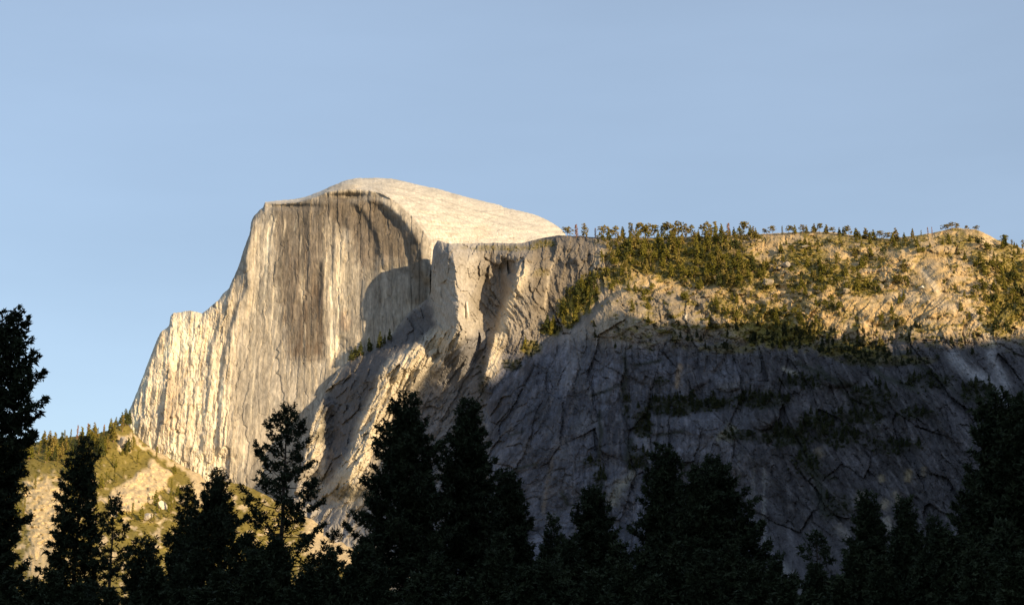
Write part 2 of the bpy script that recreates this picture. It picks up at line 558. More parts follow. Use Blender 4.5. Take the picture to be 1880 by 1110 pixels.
def dome_colour(px, py):
    c = np.zeros(px.shape + (3,)) + np.array([0.33, 0.295, 0.245])
    ry = np.interp(px, [p[0] for p in RIM[:16]], [p[1] for p in RIM[:16]])
    cap = sstep(-2, 3, np.where(px > 792, 10, ry - py))
    st = fbm(px / 6.5 + .2 * fbm(px / 30, py / 30, 2, 3), py / 110, 4, 41)
    st2 = fbm(px / 2.6, py / 55, 3, 42)
    left = sstep(440, 395, px)
    mixc(c, left * 0.9, (0.58, 0.51, 0.40))
    # the brown stain across the middle of the face
    stain = in_poly(px, py, [(505, 380), (600, 365), (690, 372), (735, 420), (742, 500), (700, 560), (655, 480), (640, 420), (610, 400), (600, 470), (596, 560),
                             (600, 640), (590, 660), (530, 655), (520, 590), (508, 500)], 14, 14)
    mixc(c, np.clip(stain * (0.75 + 0.55 * st), 0, 0.92), (0.125, 0.10, 0.078))
    core = blob(px, py, 572, 590, 30, 56, .8) + blob(px, py, 590, 530, 10, 50, .6) + blob(px, py, 560, 642, 34, 18, .7)
    mixc(c, np.clip(core * (0.45 + 0.9 * st), 0, 0.75), (0.115, 0.085, 0.062))
    mixc(c, in_poly(px, py, [(600, 362), (690, 368), (740, 410), (775, 440), (785, 560), (750, 560), (720, 470), (660, 430), (620, 420)], 12, 10) * .85, (0.105, 0.088, 0.070))  # brown stain here also deepened to stand for shade above the column's shadow
    mixc(c, blob(px, py, 712, 545, 60, 75, .3) * .75, (0.27, 0.25, 0.215))  # paler patch lifting the column's cast shadow by colour
    mixc(c, in_poly(px, py, [(500, 374), (600, 360), (600, 420), (540, 460), (505, 440)], 16, 12) * .5, (0.16, 0.14, 0.115))
    # pale panels
    for cx, cy, rx, ry_, a in ((622, 520, 20, 95, .8), (622, 640, 24, 42, .75), (600, 450, 9, 60, .5), (556, 520, 8, 40, .35), (470, 600, 30, 90, .3), (452, 800, 40, 60, .12)):
        mixc(c, blob(px, py, cx, cy, rx, ry_) * a, (0.47, 0.41, 0.32))
    mixc(c, blob(px, py, 632, 590, 14, 22) * .45, (0.42, 0.29, 0.19))
    # pale and dark water streaks
    for poly, w, a in (([(500, 388), (493, 430), (490, 462), (489, 495), (486, 530), (482, 575)], 2.6, .95), ([(492, 400), (486, 450), (485, 520)], 1.6, .7),
                       ([(470, 640), (468, 660), (463, 726), (459, 777)], 1.6, .9), ([(449, 800), (448, 830), (446, 862)], 1.5, .7), ([(508, 395), (500, 430), (496, 460)], 1.2, .7),
                       ([(479, 440), (473, 520), (466, 560)], 1.5, .5), ([(440, 650), (432, 700)], 1.5, .7), ([(545, 400), (540, 425)], 1.3, .5), ([(553, 430), (551, 470)], 1.2, .4),
                       ([(600, 470), (596, 540), (594, 600)], 1.5, .4), ([(613, 480), (608, 560)], 1.4, .4), ([(505, 520), (494, 620)], 2, .4), ([(515, 560), (498, 650)], 2, .35),
                       ([(640, 500), (638, 600)], 2.2, .5), ([(626, 440), (624, 520), (620, 600)], 3, .8), ([(610, 500), (606, 580), (612, 640)], 2.4, .7), ([(556, 500), (553, 560)], 1.6, .6), ([(478, 440), (470, 560), (462, 660), (456, 700)], 2.0, .5), ([(524, 400), (520, 440)], 1.5, .5), ([(430, 600), (424, 680), (418, 760), (412, 830)], 2.0, .6), ([(560, 590), (558, 640)], 1.5, .5), ([(618, 612), (608, 660)], 4, .7), ([(426, 838), (436, 856), (441, 866)], 1.1, .7), ([(426, 838), (414, 856)], 1.0, .6)):
        mixc(c, stroke(px, py, poly, w) * a, (0.62, 0.55, 0.43))
    for poly, w, a in (([(589, 476), (590, 520), (586, 570)], 2.4, .45), ([(578, 420), (577, 520), (575, 640)], 2, .5), ([(560, 400), (559, 520)], 2.2, .45), ([(548, 480), (546, 640)], 2, .4), ([(530, 420), (528, 560)], 2, .4), ([(600, 380), (601, 470)], 2, .5), ([(624, 370), (626, 440)], 2.2, .5), ([(652, 380), (653, 470)], 2, .4), ([(674, 380), (676, 500)], 2, .4), ([(612, 370), (613, 430), (610, 480)], 2, .5), ([(640, 380), (641, 470)], 2, .5), ([(536, 540), (536, 600)], 2, .4),
                       ([(663, 400), (664, 520), (662, 620)], 2.4, .35), ([(684, 400), (690, 560)], 3, .35), ([(712, 420), (716, 590)], 2.4, .35), ([(736, 430), (742, 560)], 3, .35),
                       ([(530, 657), (562, 661), (596, 657)], 2, .5), ([(300, 740), (294, 800)], 5, .35), ([(318, 640), (310, 800)], 7, .25)):
        mixc(c, stroke(px, py, poly, w) * a, (0.12, 0.10, 0.085))
    lean = px + 0.10 * (py - 400) * sstep(560, 430, px) + 3.5 * fbm(px / 40, py / 90, 2, 31)
    p1, t1, r1 = plates(lean / 13, py / 95 + .4 * fbm(px / 20, py / 20, 2, 231), 232)
    p2, t2, r2 = plates(lean / 5.5, py / 36, 233)
    c *= (1 + .26 * (r1 - .5) + .22 * (r2 - .5) - .16 * np.exp(-(p1 / .05) ** 2) + .22 * fbm(px / 3.2, py / 7, 3, 236))[..., None]
    c *= (1 + (1 - cap) * (0.42 * st + 0.25 * st2 + .25 * fbm(px / 30, py / 40, 4, 48)))[..., None]
    # ochre tint down the left shoulder
    mixc(c, blob(px, py, 315, 740, 20, 80) * .35, (0.40, 0.29, 0.18))
    # lichen-dark ledges near the left shoulder top
    m = cap
    capc = np.zeros(px.shape + (3,)) + np.array([0.44, 0.41, 0.36])
    arc = py + 0.22 * px * 0 + 8 * fbm(px / 100, py / 50, 2, 44)
    capc *= (1 + .34 * fbm(px / 34, arc / 6, 4, 45) + .20 * fbm(px / 7, py / 4, 4, 46))[..., None]
    for poly, w in (([(681, 341), (713, 362), (735, 378), (757, 400)], 1.4), ([(767, 397), (778, 419), (797, 438)], 1.6), ([(767, 388), (790, 394), (814, 399)], 1.0), ([(690, 335), (760, 352), (850, 380), (930, 400), (1000, 420)], .9), ([(715, 351), (800, 374), (880, 399), (950, 422)], .8), ([(800, 387), (860, 407), (905, 433)], .8),
                    ([(700, 350), (740, 360), (790, 385)], .9), ([(786, 410), (800, 407), (820, 412)], .9), ([(943, 425), (944, 445)], 1.2)):
        mixc(capc, stroke(px, py, poly, w, 2.5) * .38, (0.20, 0.16, 0.12))
    mixc(capc, blob(px, py, 885, 425, 20, 20) * .3, (0.40, 0.31, 0.23))
    mixc(capc, blob(px, py, 620, 343, 50, 6) * .5, (0.40, 0.34, 0.26))
    c[...] = c * (1 - m[..., None]) + capc * m[..., None]
    dk = blob(px, py, 640, 360, 60, 7) * .35  # overhang shade under the summit brow put into the colour
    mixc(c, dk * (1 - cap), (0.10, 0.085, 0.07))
    return c


sheet('granite_dome', M_dome, 205, 1060, 1.4, DOME_TOP, 960, 1.5, dome_depth, dome_colour,
      [(30, 4), (90, 20), (200, 80), (420, 260), (700, 700), (760, 1500)], 'pale granite dome with a sheer stained face and bright bald top', rough_top=.9, smooth=False)

# ------------------------------------------------------------------ the rock walls and the wooded massif to the right of the dome
WALL_TOP = [(528, 960), (540, 905), (553, 853), (562, 818), (572, 782), (580, 754), (590, 735), (594, 727), (603, 704), (622, 679), (641, 663), (657, 651), (682, 641),
            (700, 632), (715, 619), (730, 600), (751, 573), (773, 557), (786, 548), (791, 540), (793, 489), (795, 459), (803, 441), (812, 443), (821, 447), (832, 447), (884, 446), (959, 446),
            (986, 439), (1021, 432), (1060, 433), (1100, 436), (1200, 436), (1280, 434), (1357, 431), (1405, 429), (1481, 425), (1530, 426), (1573, 433),
            (1630, 438), (1670, 434), (1719, 426), (1732, 423), (1749, 418), (1792, 421), (1813, 430), (1832, 441), (1860, 449), (1880, 457), (1920, 468), (1970, 480), (2080, 500), (2200, 480), (2350, 500), (2500, 560), (2620, 600)]
# left crest of the near massif where it hides the slabs behind it
NEAR_EDGE = [(1180, 505), (1140, 532), (1105, 556), (1075, 588), (1040, 612), (1000, 640), (960, 672), (930, 700), (905, 728), (885, 756), (868, 800), (850, 880), (830, 990)]
RIB_A = [(830, 585), (801, 614), (761, 638), (714, 662), (697, 690), (690, 722), (667, 768), (653, 816), (636, 859), (616, 892), (600, 930)]
RIB_B = [(975, 455), (958, 478), (945, 510), (935, 540), (921, 575), (908, 610), (896, 660), (884, 705), (868, 750)]


def grain(px, py):
    """across-the-grain coordinate: cracks on the big wall fan out left and right"""
    s = np.interp(px, [880, 940, 1040, 1150, 1250, 1450, 1600, 1800], [-.6, -.5, -.18, -.03, 0.05, .38, .55, .65])
    return px - s * (py - 720) * sstep(520, 640, py)


def wall_depth(px, py, tp):
    Y = tps([(550, 870, 3870), (570, 790, 3880), (590, 742, 3935), (580, 900, 3870), (605, 800, 3895), (612, 745, 3925), (606, 702, 3955), (641, 666, 3962), (682, 644, 3940), (715, 622, 3930), (751, 576, 3915), (775, 560, 3895),
             (801, 614, 3780), (761, 638, 3775), (714, 662, 3782), (693, 700, 3785), (668, 765, 3795), (653, 816, 3790), (636, 859, 3760), (780, 600, 3850), (740, 610, 3890),
             (600, 1000, 3700), (600, 1150, 3300), (650, 900, 3750), (720, 720, 3800), (710, 800, 3790), (700, 900, 3740), (800, 640, 3800),
             (800, 700, 3800), (780, 800, 3780), (791, 545, 3850), (793, 500, 3825), (797, 455, 3812), (826, 455, 3745), (834, 510, 3728), (842, 560, 3694), (846, 605, 3680), (852, 650, 3720), (870, 470, 3790),
             (880, 520, 3815), (880, 600, 3800), (905, 500, 3840), (905, 560, 3830), (870, 660, 3790), (860, 740, 3765), (850, 830, 3730), (860, 447, 3830), (920, 448, 3850), (980, 441, 3870),
             (940, 480, 3800), (950, 520, 3760), (930, 600, 3740), (900, 690, 3730), (1000, 500, 3780), (1000, 560, 3740), (980, 620, 3720), (1050, 470, 3790), (1060, 530, 3740), (1030, 440, 3850),
             (1100, 440, 3820), (1150, 480, 3740), (1120, 530, 3700), (1200, 437, 3790), (1200, 500, 3680), (1250, 530, 3620), (1300, 436, 3740), (1350, 500, 3610), (1400, 432, 3700), (1400, 560, 3520),
             (1500, 428, 3650), (1500, 500, 3520), (1500, 580, 3410), (1600, 440, 3580), (1600, 540, 3420), (1600, 620, 3330), (1700, 430, 3520), (1700, 520, 3390), (1700, 620, 3260), (1750, 420, 3530),
             (1800, 424, 3500), (1880, 460, 3460), (1880, 600, 3260), (1960, 480, 3400), (1960, 700, 3100), (1200, 580, 3560), (1100, 620, 3560), (1300, 620, 3500), (1400, 650, 3400), (1000, 720, 3590),
             (950, 760, 3590), (900, 850, 3600), (1000, 900, 3480), (1100, 750, 3500), (1100, 900, 3430), (1200, 750, 3460), (1200, 900, 3390), (1300, 750, 3400), (1300, 800, 3340), (1300, 950, 3300),
             (1450, 750, 3300), (1400, 900, 3240), (1550, 750, 3220), (1550, 900, 3130), (1700, 750, 3100), (1700, 900, 3000), (1850, 800, 2980), (1000, 1060, 3300), (1200, 1060, 3200), (1500, 1060, 2950),
             (1800, 1060, 2750), (700, 1060, 3500), (900, 1060, 3400), (1000, 1180, 2700), (1500, 1180, 2500), (1900, 1180, 2300), (700, 1180, 3000), (2300, 500, 3300), (2300, 1100, 2300), (2600, 600, 3150), (2600, 1100, 2250)], px, py)
    # the near massif stands forward of the slabs behind it
    sd, al, L = line_coords(px, py, NEAR_EDGE)
    side = sd * 1.0
    Y -= 55 * sstep(-4, 9, side) * np.exp(-np.maximum(side, 0) / 130) * sstep(0, .15, al)
    # two long ribs whose right flanks catch the sun
    add_rib(Y, px, py, RIB_A, 34, 9, 40, .2)
    for poly, h in (([(842, 598), (815, 648), (788, 692)], 20), ([(792, 636), (764, 688), (742, 732)], 22), ([(742, 656), (722, 708), (704, 762)], 20), ([(716, 692), (694, 742), (682, 792)], 16),
                    ([(690, 764), (672, 812), (654, 862)], 15), ([(868, 470), (874, 510), (862, 556)], 16), ([(905, 640), (892, 680), (878, 720)], 14), ([(588, 764), (580, 800), (570, 836)], 9),
                    ([(650, 690), (632, 750), (618, 812)], 12), ([(678, 670), (664, 712), (650, 752)], 12), ([(1002, 476), (984, 520), (972, 570)], 12)):
        add_rib(Y, px, py, poly, h, 4, 15, .25)
    add_rib(Y, px, py, RIB_B, 58, 12, 46, .15)
    add_rib(Y, px, py, [(594, 728), (580, 756), (571, 785), (561, 820), (551, 856), (536, 905)], 34, 20, 30, .03)
    add_rib(Y, px, py, [(615, 740), (612, 790), (603, 850), (585, 900)], -26, 12, 14, .15)
    # the column under the ridge, its crest and the alcoves to its right
    add_rib(Y, px, py, [(828, 440), (834, 480), (840, 540), (842, 660)], 26, 12, 22, .3)
    add_rib(Y, px, py, [(926, 475), (936, 500), (925, 530), (912, 575), (905, 620)], -42, 22, 11, .1)
    add_rib(Y, px, py, [(897, 500), (884, 540), (878, 575)], -16, 8, 12, .1)
    add_step(Y, px, py, [(889, 460), (893, 490), (880, 540), (868, 590)], 10, 2, 20)
    add_step(Y, px, py, [(851, 558), (856, 575), (858, 598)], 10, 1.5, 12)
    # roof ledges under the ridge line: bedding that runs nearly level
    for poly, h in (([(840, 452), (880, 456), (930, 458), (980, 462)], 14), ([(915, 470), (950, 480), (985, 478)], -16), ([(850, 464), (870, 474), (880, 492)], 8), ([(1020, 455), (1050, 458), (1062, 462)], -12),
                    ([(1040, 470), (1056, 480), (1066, 478)], -14), ([(1085, 472), (1100, 484), (1114, 492)], -12), ([(1000, 488), (986, 510), (972, 540)], 16), ([(1014, 470), (1006, 500), (1000, 560), (994, 600)], 12),
                    ([(1058, 470), (1060, 500), (1058, 520)], -10), ([(1036, 500), (1028, 540), (1012, 580)], 8),
                    # buttresses on the brow of the near massif
                    ([(1215, 545), (1228, 570), (1240, 600), (1236, 640)], -22), ([(1268, 540), (1290, 570), (1320, 600), (1350, 640)], -18), ([(1190, 560), (1184, 600), (1190, 640)], -12),
                    ([(1160, 566), (1150, 600), (1152, 650), (1140, 700)], -20), ([(1112, 600), (1128, 650), (1120, 700), (1106, 750)], -22), ([(1075, 610), (1066, 660), (1050, 720), (1040, 780)], 16),
                    ([(1060, 650), (1040, 700), (1024, 760), (1020, 830), (1010, 900)], -18), ([(1102, 740), (1104, 790), (1098, 840)], -18), ([(1170, 700), (1160, 760), (1158, 820), (1140, 860), (1100, 900)], -16),
                    ([(1340, 640), (1300, 700), (1250, 730)], 15), ([(1186, 800), (1240, 790), (1300, 800), (1340, 790)], -14), ([(1420, 800), (1450, 850), (1470, 920), (1490, 1000)], -20),
                    ([(1480, 760), (1520, 830), (1530, 900), (1560, 960)], -16), ([(1330, 800), (1352, 860), (1350, 930)], 8), ([(1560, 700), (1600, 770), (1640, 850)], -14), ([(1650, 650), (1700, 740), (1760, 830)], -16),
                    ([(1610, 690), (1660, 780), (1700, 880), (1710, 950)], -14), ([(1740, 690), (1770, 740), (1790, 800)], 12), ([(1800, 480), (1812, 520), (1830, 560)], -12), ([(1640, 460), (1660, 490), (1672, 500)], -9),
                    ([(1780, 470), (1790, 500), (1802, 530)], -14)):
        add_step(Y, px, py, poly, h, 2.2, 34)
    # blocky dome-shaped knobs on the shaded shelf
    for cx, cy, rx, ry, a in ((1400, 768, 24, 22, 34), (1458, 772, 18, 28, 26), (1335, 700, 26, 20, 18), (1540, 690, 40, 22, 22), (1408, 522, 17, 10, 14), (1300, 770, 30, 20, 16), (1115, 590, 44, 30, 20)):
        r2 = ((px - cx) / rx) ** 2 + ((py - cy) / ry) ** 2
        Y -= a * np.sqrt(np.clip(1 - r2, 0, 1))
    Y += 60 * np.exp(-(py - tp) / 7) * sstep(830, 1000, px) + 14 * np.exp(-(py - tp) / 6)
    g = grain(px, py)
    shade = sstep(600, 660, py + 0 * px) * sstep(860, 900, px)
    lit_hill = sstep(1080, 1200, px) * (1 - sstep(590, 700, py))
    cliff = 1 - lit_hill
    Y += sstep(1080, 1200, px) * (16 * ridged((px - .9 * py) / 95, (py + .35 * px) / 60, 3, 161) * (1 - sstep(640, 720, py)) + 13 * ridged(g / 75, py / 150, 3, 162) * sstep(600, 680, py))
    Y += sstep(900, 950, px) * (1 - sstep(1120, 1250, px)) * sstep(600, 660, py) * 4 * ridged(g / 50, py / 120, 3, 163)
    Y += 22 * fbm(px / 150, py / 110, 3, 61) * sstep(900, 1000, px) + 7 * fbm(px / 60, py / 60, 3, 62)
    # vertical or fanning grain on the cliffs
    cx = cliff * (1 + .7 * sstep(880, 950, px))
    wx, wy = g + 4 * fbm(px / 30, py / 30, 3, 171), py + 5 * fbm(px / 40, py / 40, 3, 172)
    big, bt, bc = plates(wx / 46, wy / 95, 173)
    sm, st_, sc = plates(wx / 15, wy / 34, 174)
    wallr = sstep(870, 950, px) * sstep(520, 600, py)
    Y += wallr * (15 * bt + 5.5 * st_ + 3 * np.exp(-big / .04) + 2.0 * np.exp(-sm / .06))
    fi, ft, fc = plates(wx / 6.5, wy / 11, 194)
    Y += wallr * (2.6 * ft + 1.0 * np.exp(-fi / .08))
    ti, tt, tc_ = plates(wx / 9, wy / 20, 175)
    calm = 1 - .5 * np.clip(blob(px, py, 815, 530, 70, 110, .2) + blob(px, py, 1010, 540, 70, 80, .2), 0, 1)
    Y += (1 - wallr) * cliff * calm * (6.5 * tt + 1.5 * np.exp(-ti / .08) + 14 * st_)
    Y += cx * (2.6 * fbm(g / 17, py / 75, 5, 63) + 2.0 * ridged(g / 9, py / 30, 3, 64) + 2.6 * fbm(px / 9, py / 10, 4, 65))
    mid = sstep(880, 850, px) * sstep(600, 660, py)
    band = stroke(px, py, [(840, 600), (790, 650), (735, 700), (700, 770), (680, 830), (655, 880)], 34, 1) + stroke(px, py, [(597, 745), (585, 800), (570, 850)], 16, 1)
    sl = px + .5 * py + 5 * fbm(px / 25, py / 40, 3, 190)
    bi, bt2, bc2 = plates(sl / 7.5, py / 34, 176)
    Y += np.clip(band, 0, 1) * (13 * bt2 + 7 * fbm(sl / 9, py / 42, 4, 66) + 3.0 * ridged(sl / 5, py / 30, 2, 67))
    # rubbly sunlit hillside
    smooth_slab = blob(px, py, 1650, 575, 170, 44, .2) + blob(px, py, 1700, 500, 38, 45, .2)
    rub = np.clip(.35 + 1.3 * fbm(px / 45, py / 24, 3, 73) + .3, .12, 1) * (1 - .85 * np.clip(smooth_slab, 0, 1))
    hi, ht, hc = plates((px - .5 * py) / 20 + .3 * fbm(px / 20, py / 20, 2, 177), (py + .25 * px) / 11, 178)
    Y += lit_hill * (.3 + rub) * (1 - .75 * np.clip(smooth_slab, 0, 1)) * (7 * ht + 3 * np.exp(-hi / .07))
    Y += lit_hill * (rub * (13 * fbm(px / 24, py / 12, 5, 68) + 5.0 * ridged(px / 9, py / 5.0, 3, 69)) + 7 * fbm((px - .8 * py) / 30, (py + .5 * px) / 10, 4, 70))
    return Y


VEG = [  # cx, cy, rx, ry, density : brush and trees
    (1180, 470, 80, 38, 1), (1270, 480, 90, 48, 1.1), (1350, 495, 60, 42, 1), (1130, 505, 42, 24, .9), (1310, 450, 60, 22, .9), (1170, 448, 70, 14, .8), (1400, 515, 40, 28, .7),
    (1330, 560, 34, 26, .7), (1400, 590, 62, 36, .9), (1440, 612, 90, 30, 1.1), (1560, 640, 80, 18, .8), (1480, 470, 46, 30, .9), (1520, 505, 60, 28, .9), (1580, 525, 46, 22, .95), (1470, 520, 30, 20, .7),
    (1850, 560, 50, 44, 1.1), (1800, 480, 22, 30, .8), (1860, 500, 40, 40, 1), (1755, 440, 44, 14, .7), (1630, 445, 70, 12, .8), (1540, 440, 60, 14, .7), (1830, 600, 40, 16, .8), (1850, 460, 26, 18, .7),
    (1606, 478, 30, 14, .5), (1690, 560, 26, 8, .5), (1640, 592, 36, 14, .5), (1560, 575, 26, 12, .5), (1700, 600, 40, 14, .5),
    (1080, 535, 24, 28, 1.2), (1045, 575, 24, 28, 1.2), (1010, 605, 22, 14, 1.1), (975, 640, 20, 14, .9), (940, 670, 20, 13, .8), (1060, 555, 28, 30, 1.2),
    (1240, 745, 66, 22, .9), (1180, 780, 22, 26, .9), (1395, 735, 70, 18, .7), (1440, 800, 50, 22, .9), (1360, 800, 36, 12, .7), (1170, 845, 22, 20, .8), (1540, 800, 60, 24, .6), (1480, 850, 30, 30, .5),
    (1800, 720, 40, 24, .6), (1600, 730, 50, 24, .5), (1700, 700, 50, 20, .5), (885, 700, 10, 40, .6), (880, 780, 10, 30, .5), (640, 905, 40, 14, .6), (590, 760, 10, 24, .3), (590, 800, 18, 16, .5), (1150, 740, 10, 34, .5),
    (1085, 850, 26, 8, .5), (1500, 560, 50, 16, .4), (1480, 700, 50, 18, .4), (1620, 660, 90, 14, .7), (1340, 640, 60, 10, .5), (1300, 742, 60, 14, .8), (1460, 700, 40, 12, .6), (1580, 765, 50, 14, .7), (1680, 760, 40, 12, .6), (1500, 775, 40, 16, .8), (1640, 820, 50, 16, .5), (1260, 860, 20, 12, .4), (1540, 930, 30, 24, .5), (1100, 880, 12, 20, .5), (1215, 700, 14, 10, .6), (930, 455, 90, 6, .45), (1000, 448, 26, 8, .6), (990, 500, 18, 10, .3)]


def veg_mask(px, py):
    v = np.zeros(px.shape)
    for cx, cy, rx, ry, a in VEG:
        m = (np.abs(px - cx) < rx * 1.6) & (np.abs(py - cy) < ry * 1.6)
        if m.any():
            v[m] = np.maximum(v[m], a * blob(px[m], py[m], cx, cy, rx, ry, .55, 7))
    hill = sstep(1080, 1200, px) * (1 - sstep(600, 660, py))
    v = np.maximum(v, hill * sstep(.02, .34, fbm(px / 24, py / 11, 4, 72) + .05) * .8)
    bare = np.clip(blob(px, py, 1665, 568, 120, 34, .2) + blob(px, py, 1712, 498, 34, 44, .2) + blob(px, py, 1420, 450, 26, 14, .2), 0, 1)
    return v * (1 - .8 * bare)


def wall_colour(px, py):
    c = np.zeros(px.shape + (3,)) + np.array([0.27, 0.25, 0.23])
    g = grain(px, py)
    hill = sstep(1060, 1180, px) * (1 - sstep(600, 680, py))
    mixc(c, hill, (0.40, 0.285, 0.145))
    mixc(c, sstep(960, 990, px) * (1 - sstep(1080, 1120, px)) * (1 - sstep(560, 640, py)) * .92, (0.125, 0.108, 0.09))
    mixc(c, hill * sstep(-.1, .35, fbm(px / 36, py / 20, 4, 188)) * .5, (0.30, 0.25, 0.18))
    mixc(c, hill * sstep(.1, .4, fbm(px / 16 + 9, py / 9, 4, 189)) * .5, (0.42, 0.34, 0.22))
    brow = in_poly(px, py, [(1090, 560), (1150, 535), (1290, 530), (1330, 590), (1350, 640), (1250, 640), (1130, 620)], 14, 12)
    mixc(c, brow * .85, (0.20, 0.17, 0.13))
    # big wall: shade put into the colour, blue-grey, deeper rightwards; water stains over it
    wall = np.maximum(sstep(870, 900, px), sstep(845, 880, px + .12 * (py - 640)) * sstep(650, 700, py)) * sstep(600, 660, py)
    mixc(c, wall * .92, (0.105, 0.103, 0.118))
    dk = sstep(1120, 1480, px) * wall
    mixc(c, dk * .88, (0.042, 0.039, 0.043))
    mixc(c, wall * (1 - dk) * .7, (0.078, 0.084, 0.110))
    wst = fbm(g / 7, py / 130, 4, 184)
    c *= (1 + wall * .5 * wst)[..., None]
    c *= np.exp(wall * .55 * fbm(px / 60, py / 45, 4, 182) + .42 * fbm(g / 12, py / 50, 5, 81) + .22 * fbm(px / 50, py / 40, 3, 82) + .14 * fbm(g / 3, py / 9, 3, 83) + wall * .35 * fbm(px / 11, py / 8, 4, 183))[..., None]
    wx, wy = g + 4 * fbm(px / 30, py / 30, 3, 171), py + 5 * fbm(px / 40, py / 40, 3, 172)
    big, bt, bc = plates(wx / 46, wy / 95, 173)
    sm, st_, sc = plates(wx / 15, wy / 34, 174)
    c *= (1 + wall * (.55 * (bc - .5) + .34 * (sc - .5)))[..., None]
    mixc(c, wall * .7 * np.exp(-(big / .035) ** 2) * sstep(-.1, .4, fbm(px / 50, py / 50, 2, 179)), (0.035, 0.034, 0.036))
    mixc(c, .35 * wall * np.exp(-(sm / .07) ** 2), (0.05, 0.05, 0.052))
    fi, ft, fc = plates(wx / 6.5, wy / 11, 194)
    vst = fbm(px / 3.4, py / 60, 3, 195)
    c *= (1 + wall * (.22 * (fc - .5) + .35 * vst))[..., None]
    lines = sstep(.45, .9, ridged(g / 22, py / 40, 4, 84)) * wall
    mixc(c, lines * .45, (0.07, 0.068, 0.07))
    lighter = sstep(.6, .95, ridged(g / 30 + 7, py / 90, 3, 85)) * wall
    mixc(c, lighter * .35, (0.20, 0.19, 0.20))
    # pale mid walls
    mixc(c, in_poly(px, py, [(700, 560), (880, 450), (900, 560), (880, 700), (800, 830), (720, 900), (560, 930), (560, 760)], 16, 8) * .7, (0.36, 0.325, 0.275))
    mixc(c, np.clip(stroke(px, py, [(835, 600), (785, 650), (730, 700), (692, 770), (672, 830), (648, 880), (630, 950)], 26, 1) + stroke(px, py, [(597, 745), (585, 800), (570, 850)], 16, 1), 0, 1) * .95, (0.50, 0.44, 0.34))  # sunlit rib flanks made paler, the light put into the colour
    mixc(c, stroke(px, py, [(975, 475), (955, 515), (935, 560), (920, 610), (908, 660), (895, 705)], 13, 1) * .9, (0.46, 0.40, 0.31))  # sunlit right flank of the second rib brightened in colour
    mixc(c, in_poly(px, py, [(590, 740), (640, 666), (715, 620), (752, 574), (788, 548), (802, 596), (770, 628), (712, 655), (684, 720), (660, 765), (640, 830), (600, 890)], 8, 6) * .9, (0.085, 0.082, 0.088))  # wall turned from the sun, its shade painted in
    mixc(c, in_poly(px, py, [(830, 640), (890, 600), (890, 700), (900, 850), (900, 1000), (690, 1010), (700, 880), (760, 740), (800, 690)], 10, 8) * .9, (0.15, 0.147, 0.155))  # gully in cast shadow, darkened in the colour as well
    c *= (1 + .22 * fbm((px + .3 * py) / 9, py / 26, 4, 86) * (px < 1080))[..., None]
    mixc(c, in_poly(px, py, [(880, 452), (1060, 445), (1040, 600), (960, 660), (900, 640), (870, 560)], 12, 10) * .55, (0.165, 0.138, 0.105))
    mixc(c, stroke(px, py, [(972, 478), (955, 515), (935, 560), (920, 610), (908, 660), (893, 705)], 9, 2) * .9, (0.50, 0.43, 0.32))  # second rib's sunlit flank painted bright again over the brown
    mixc(c, stroke(px, py, [(1018, 470), (1006, 520), (1000, 570)], 3, 3) * .7, (0.45, 0.38, 0.28))
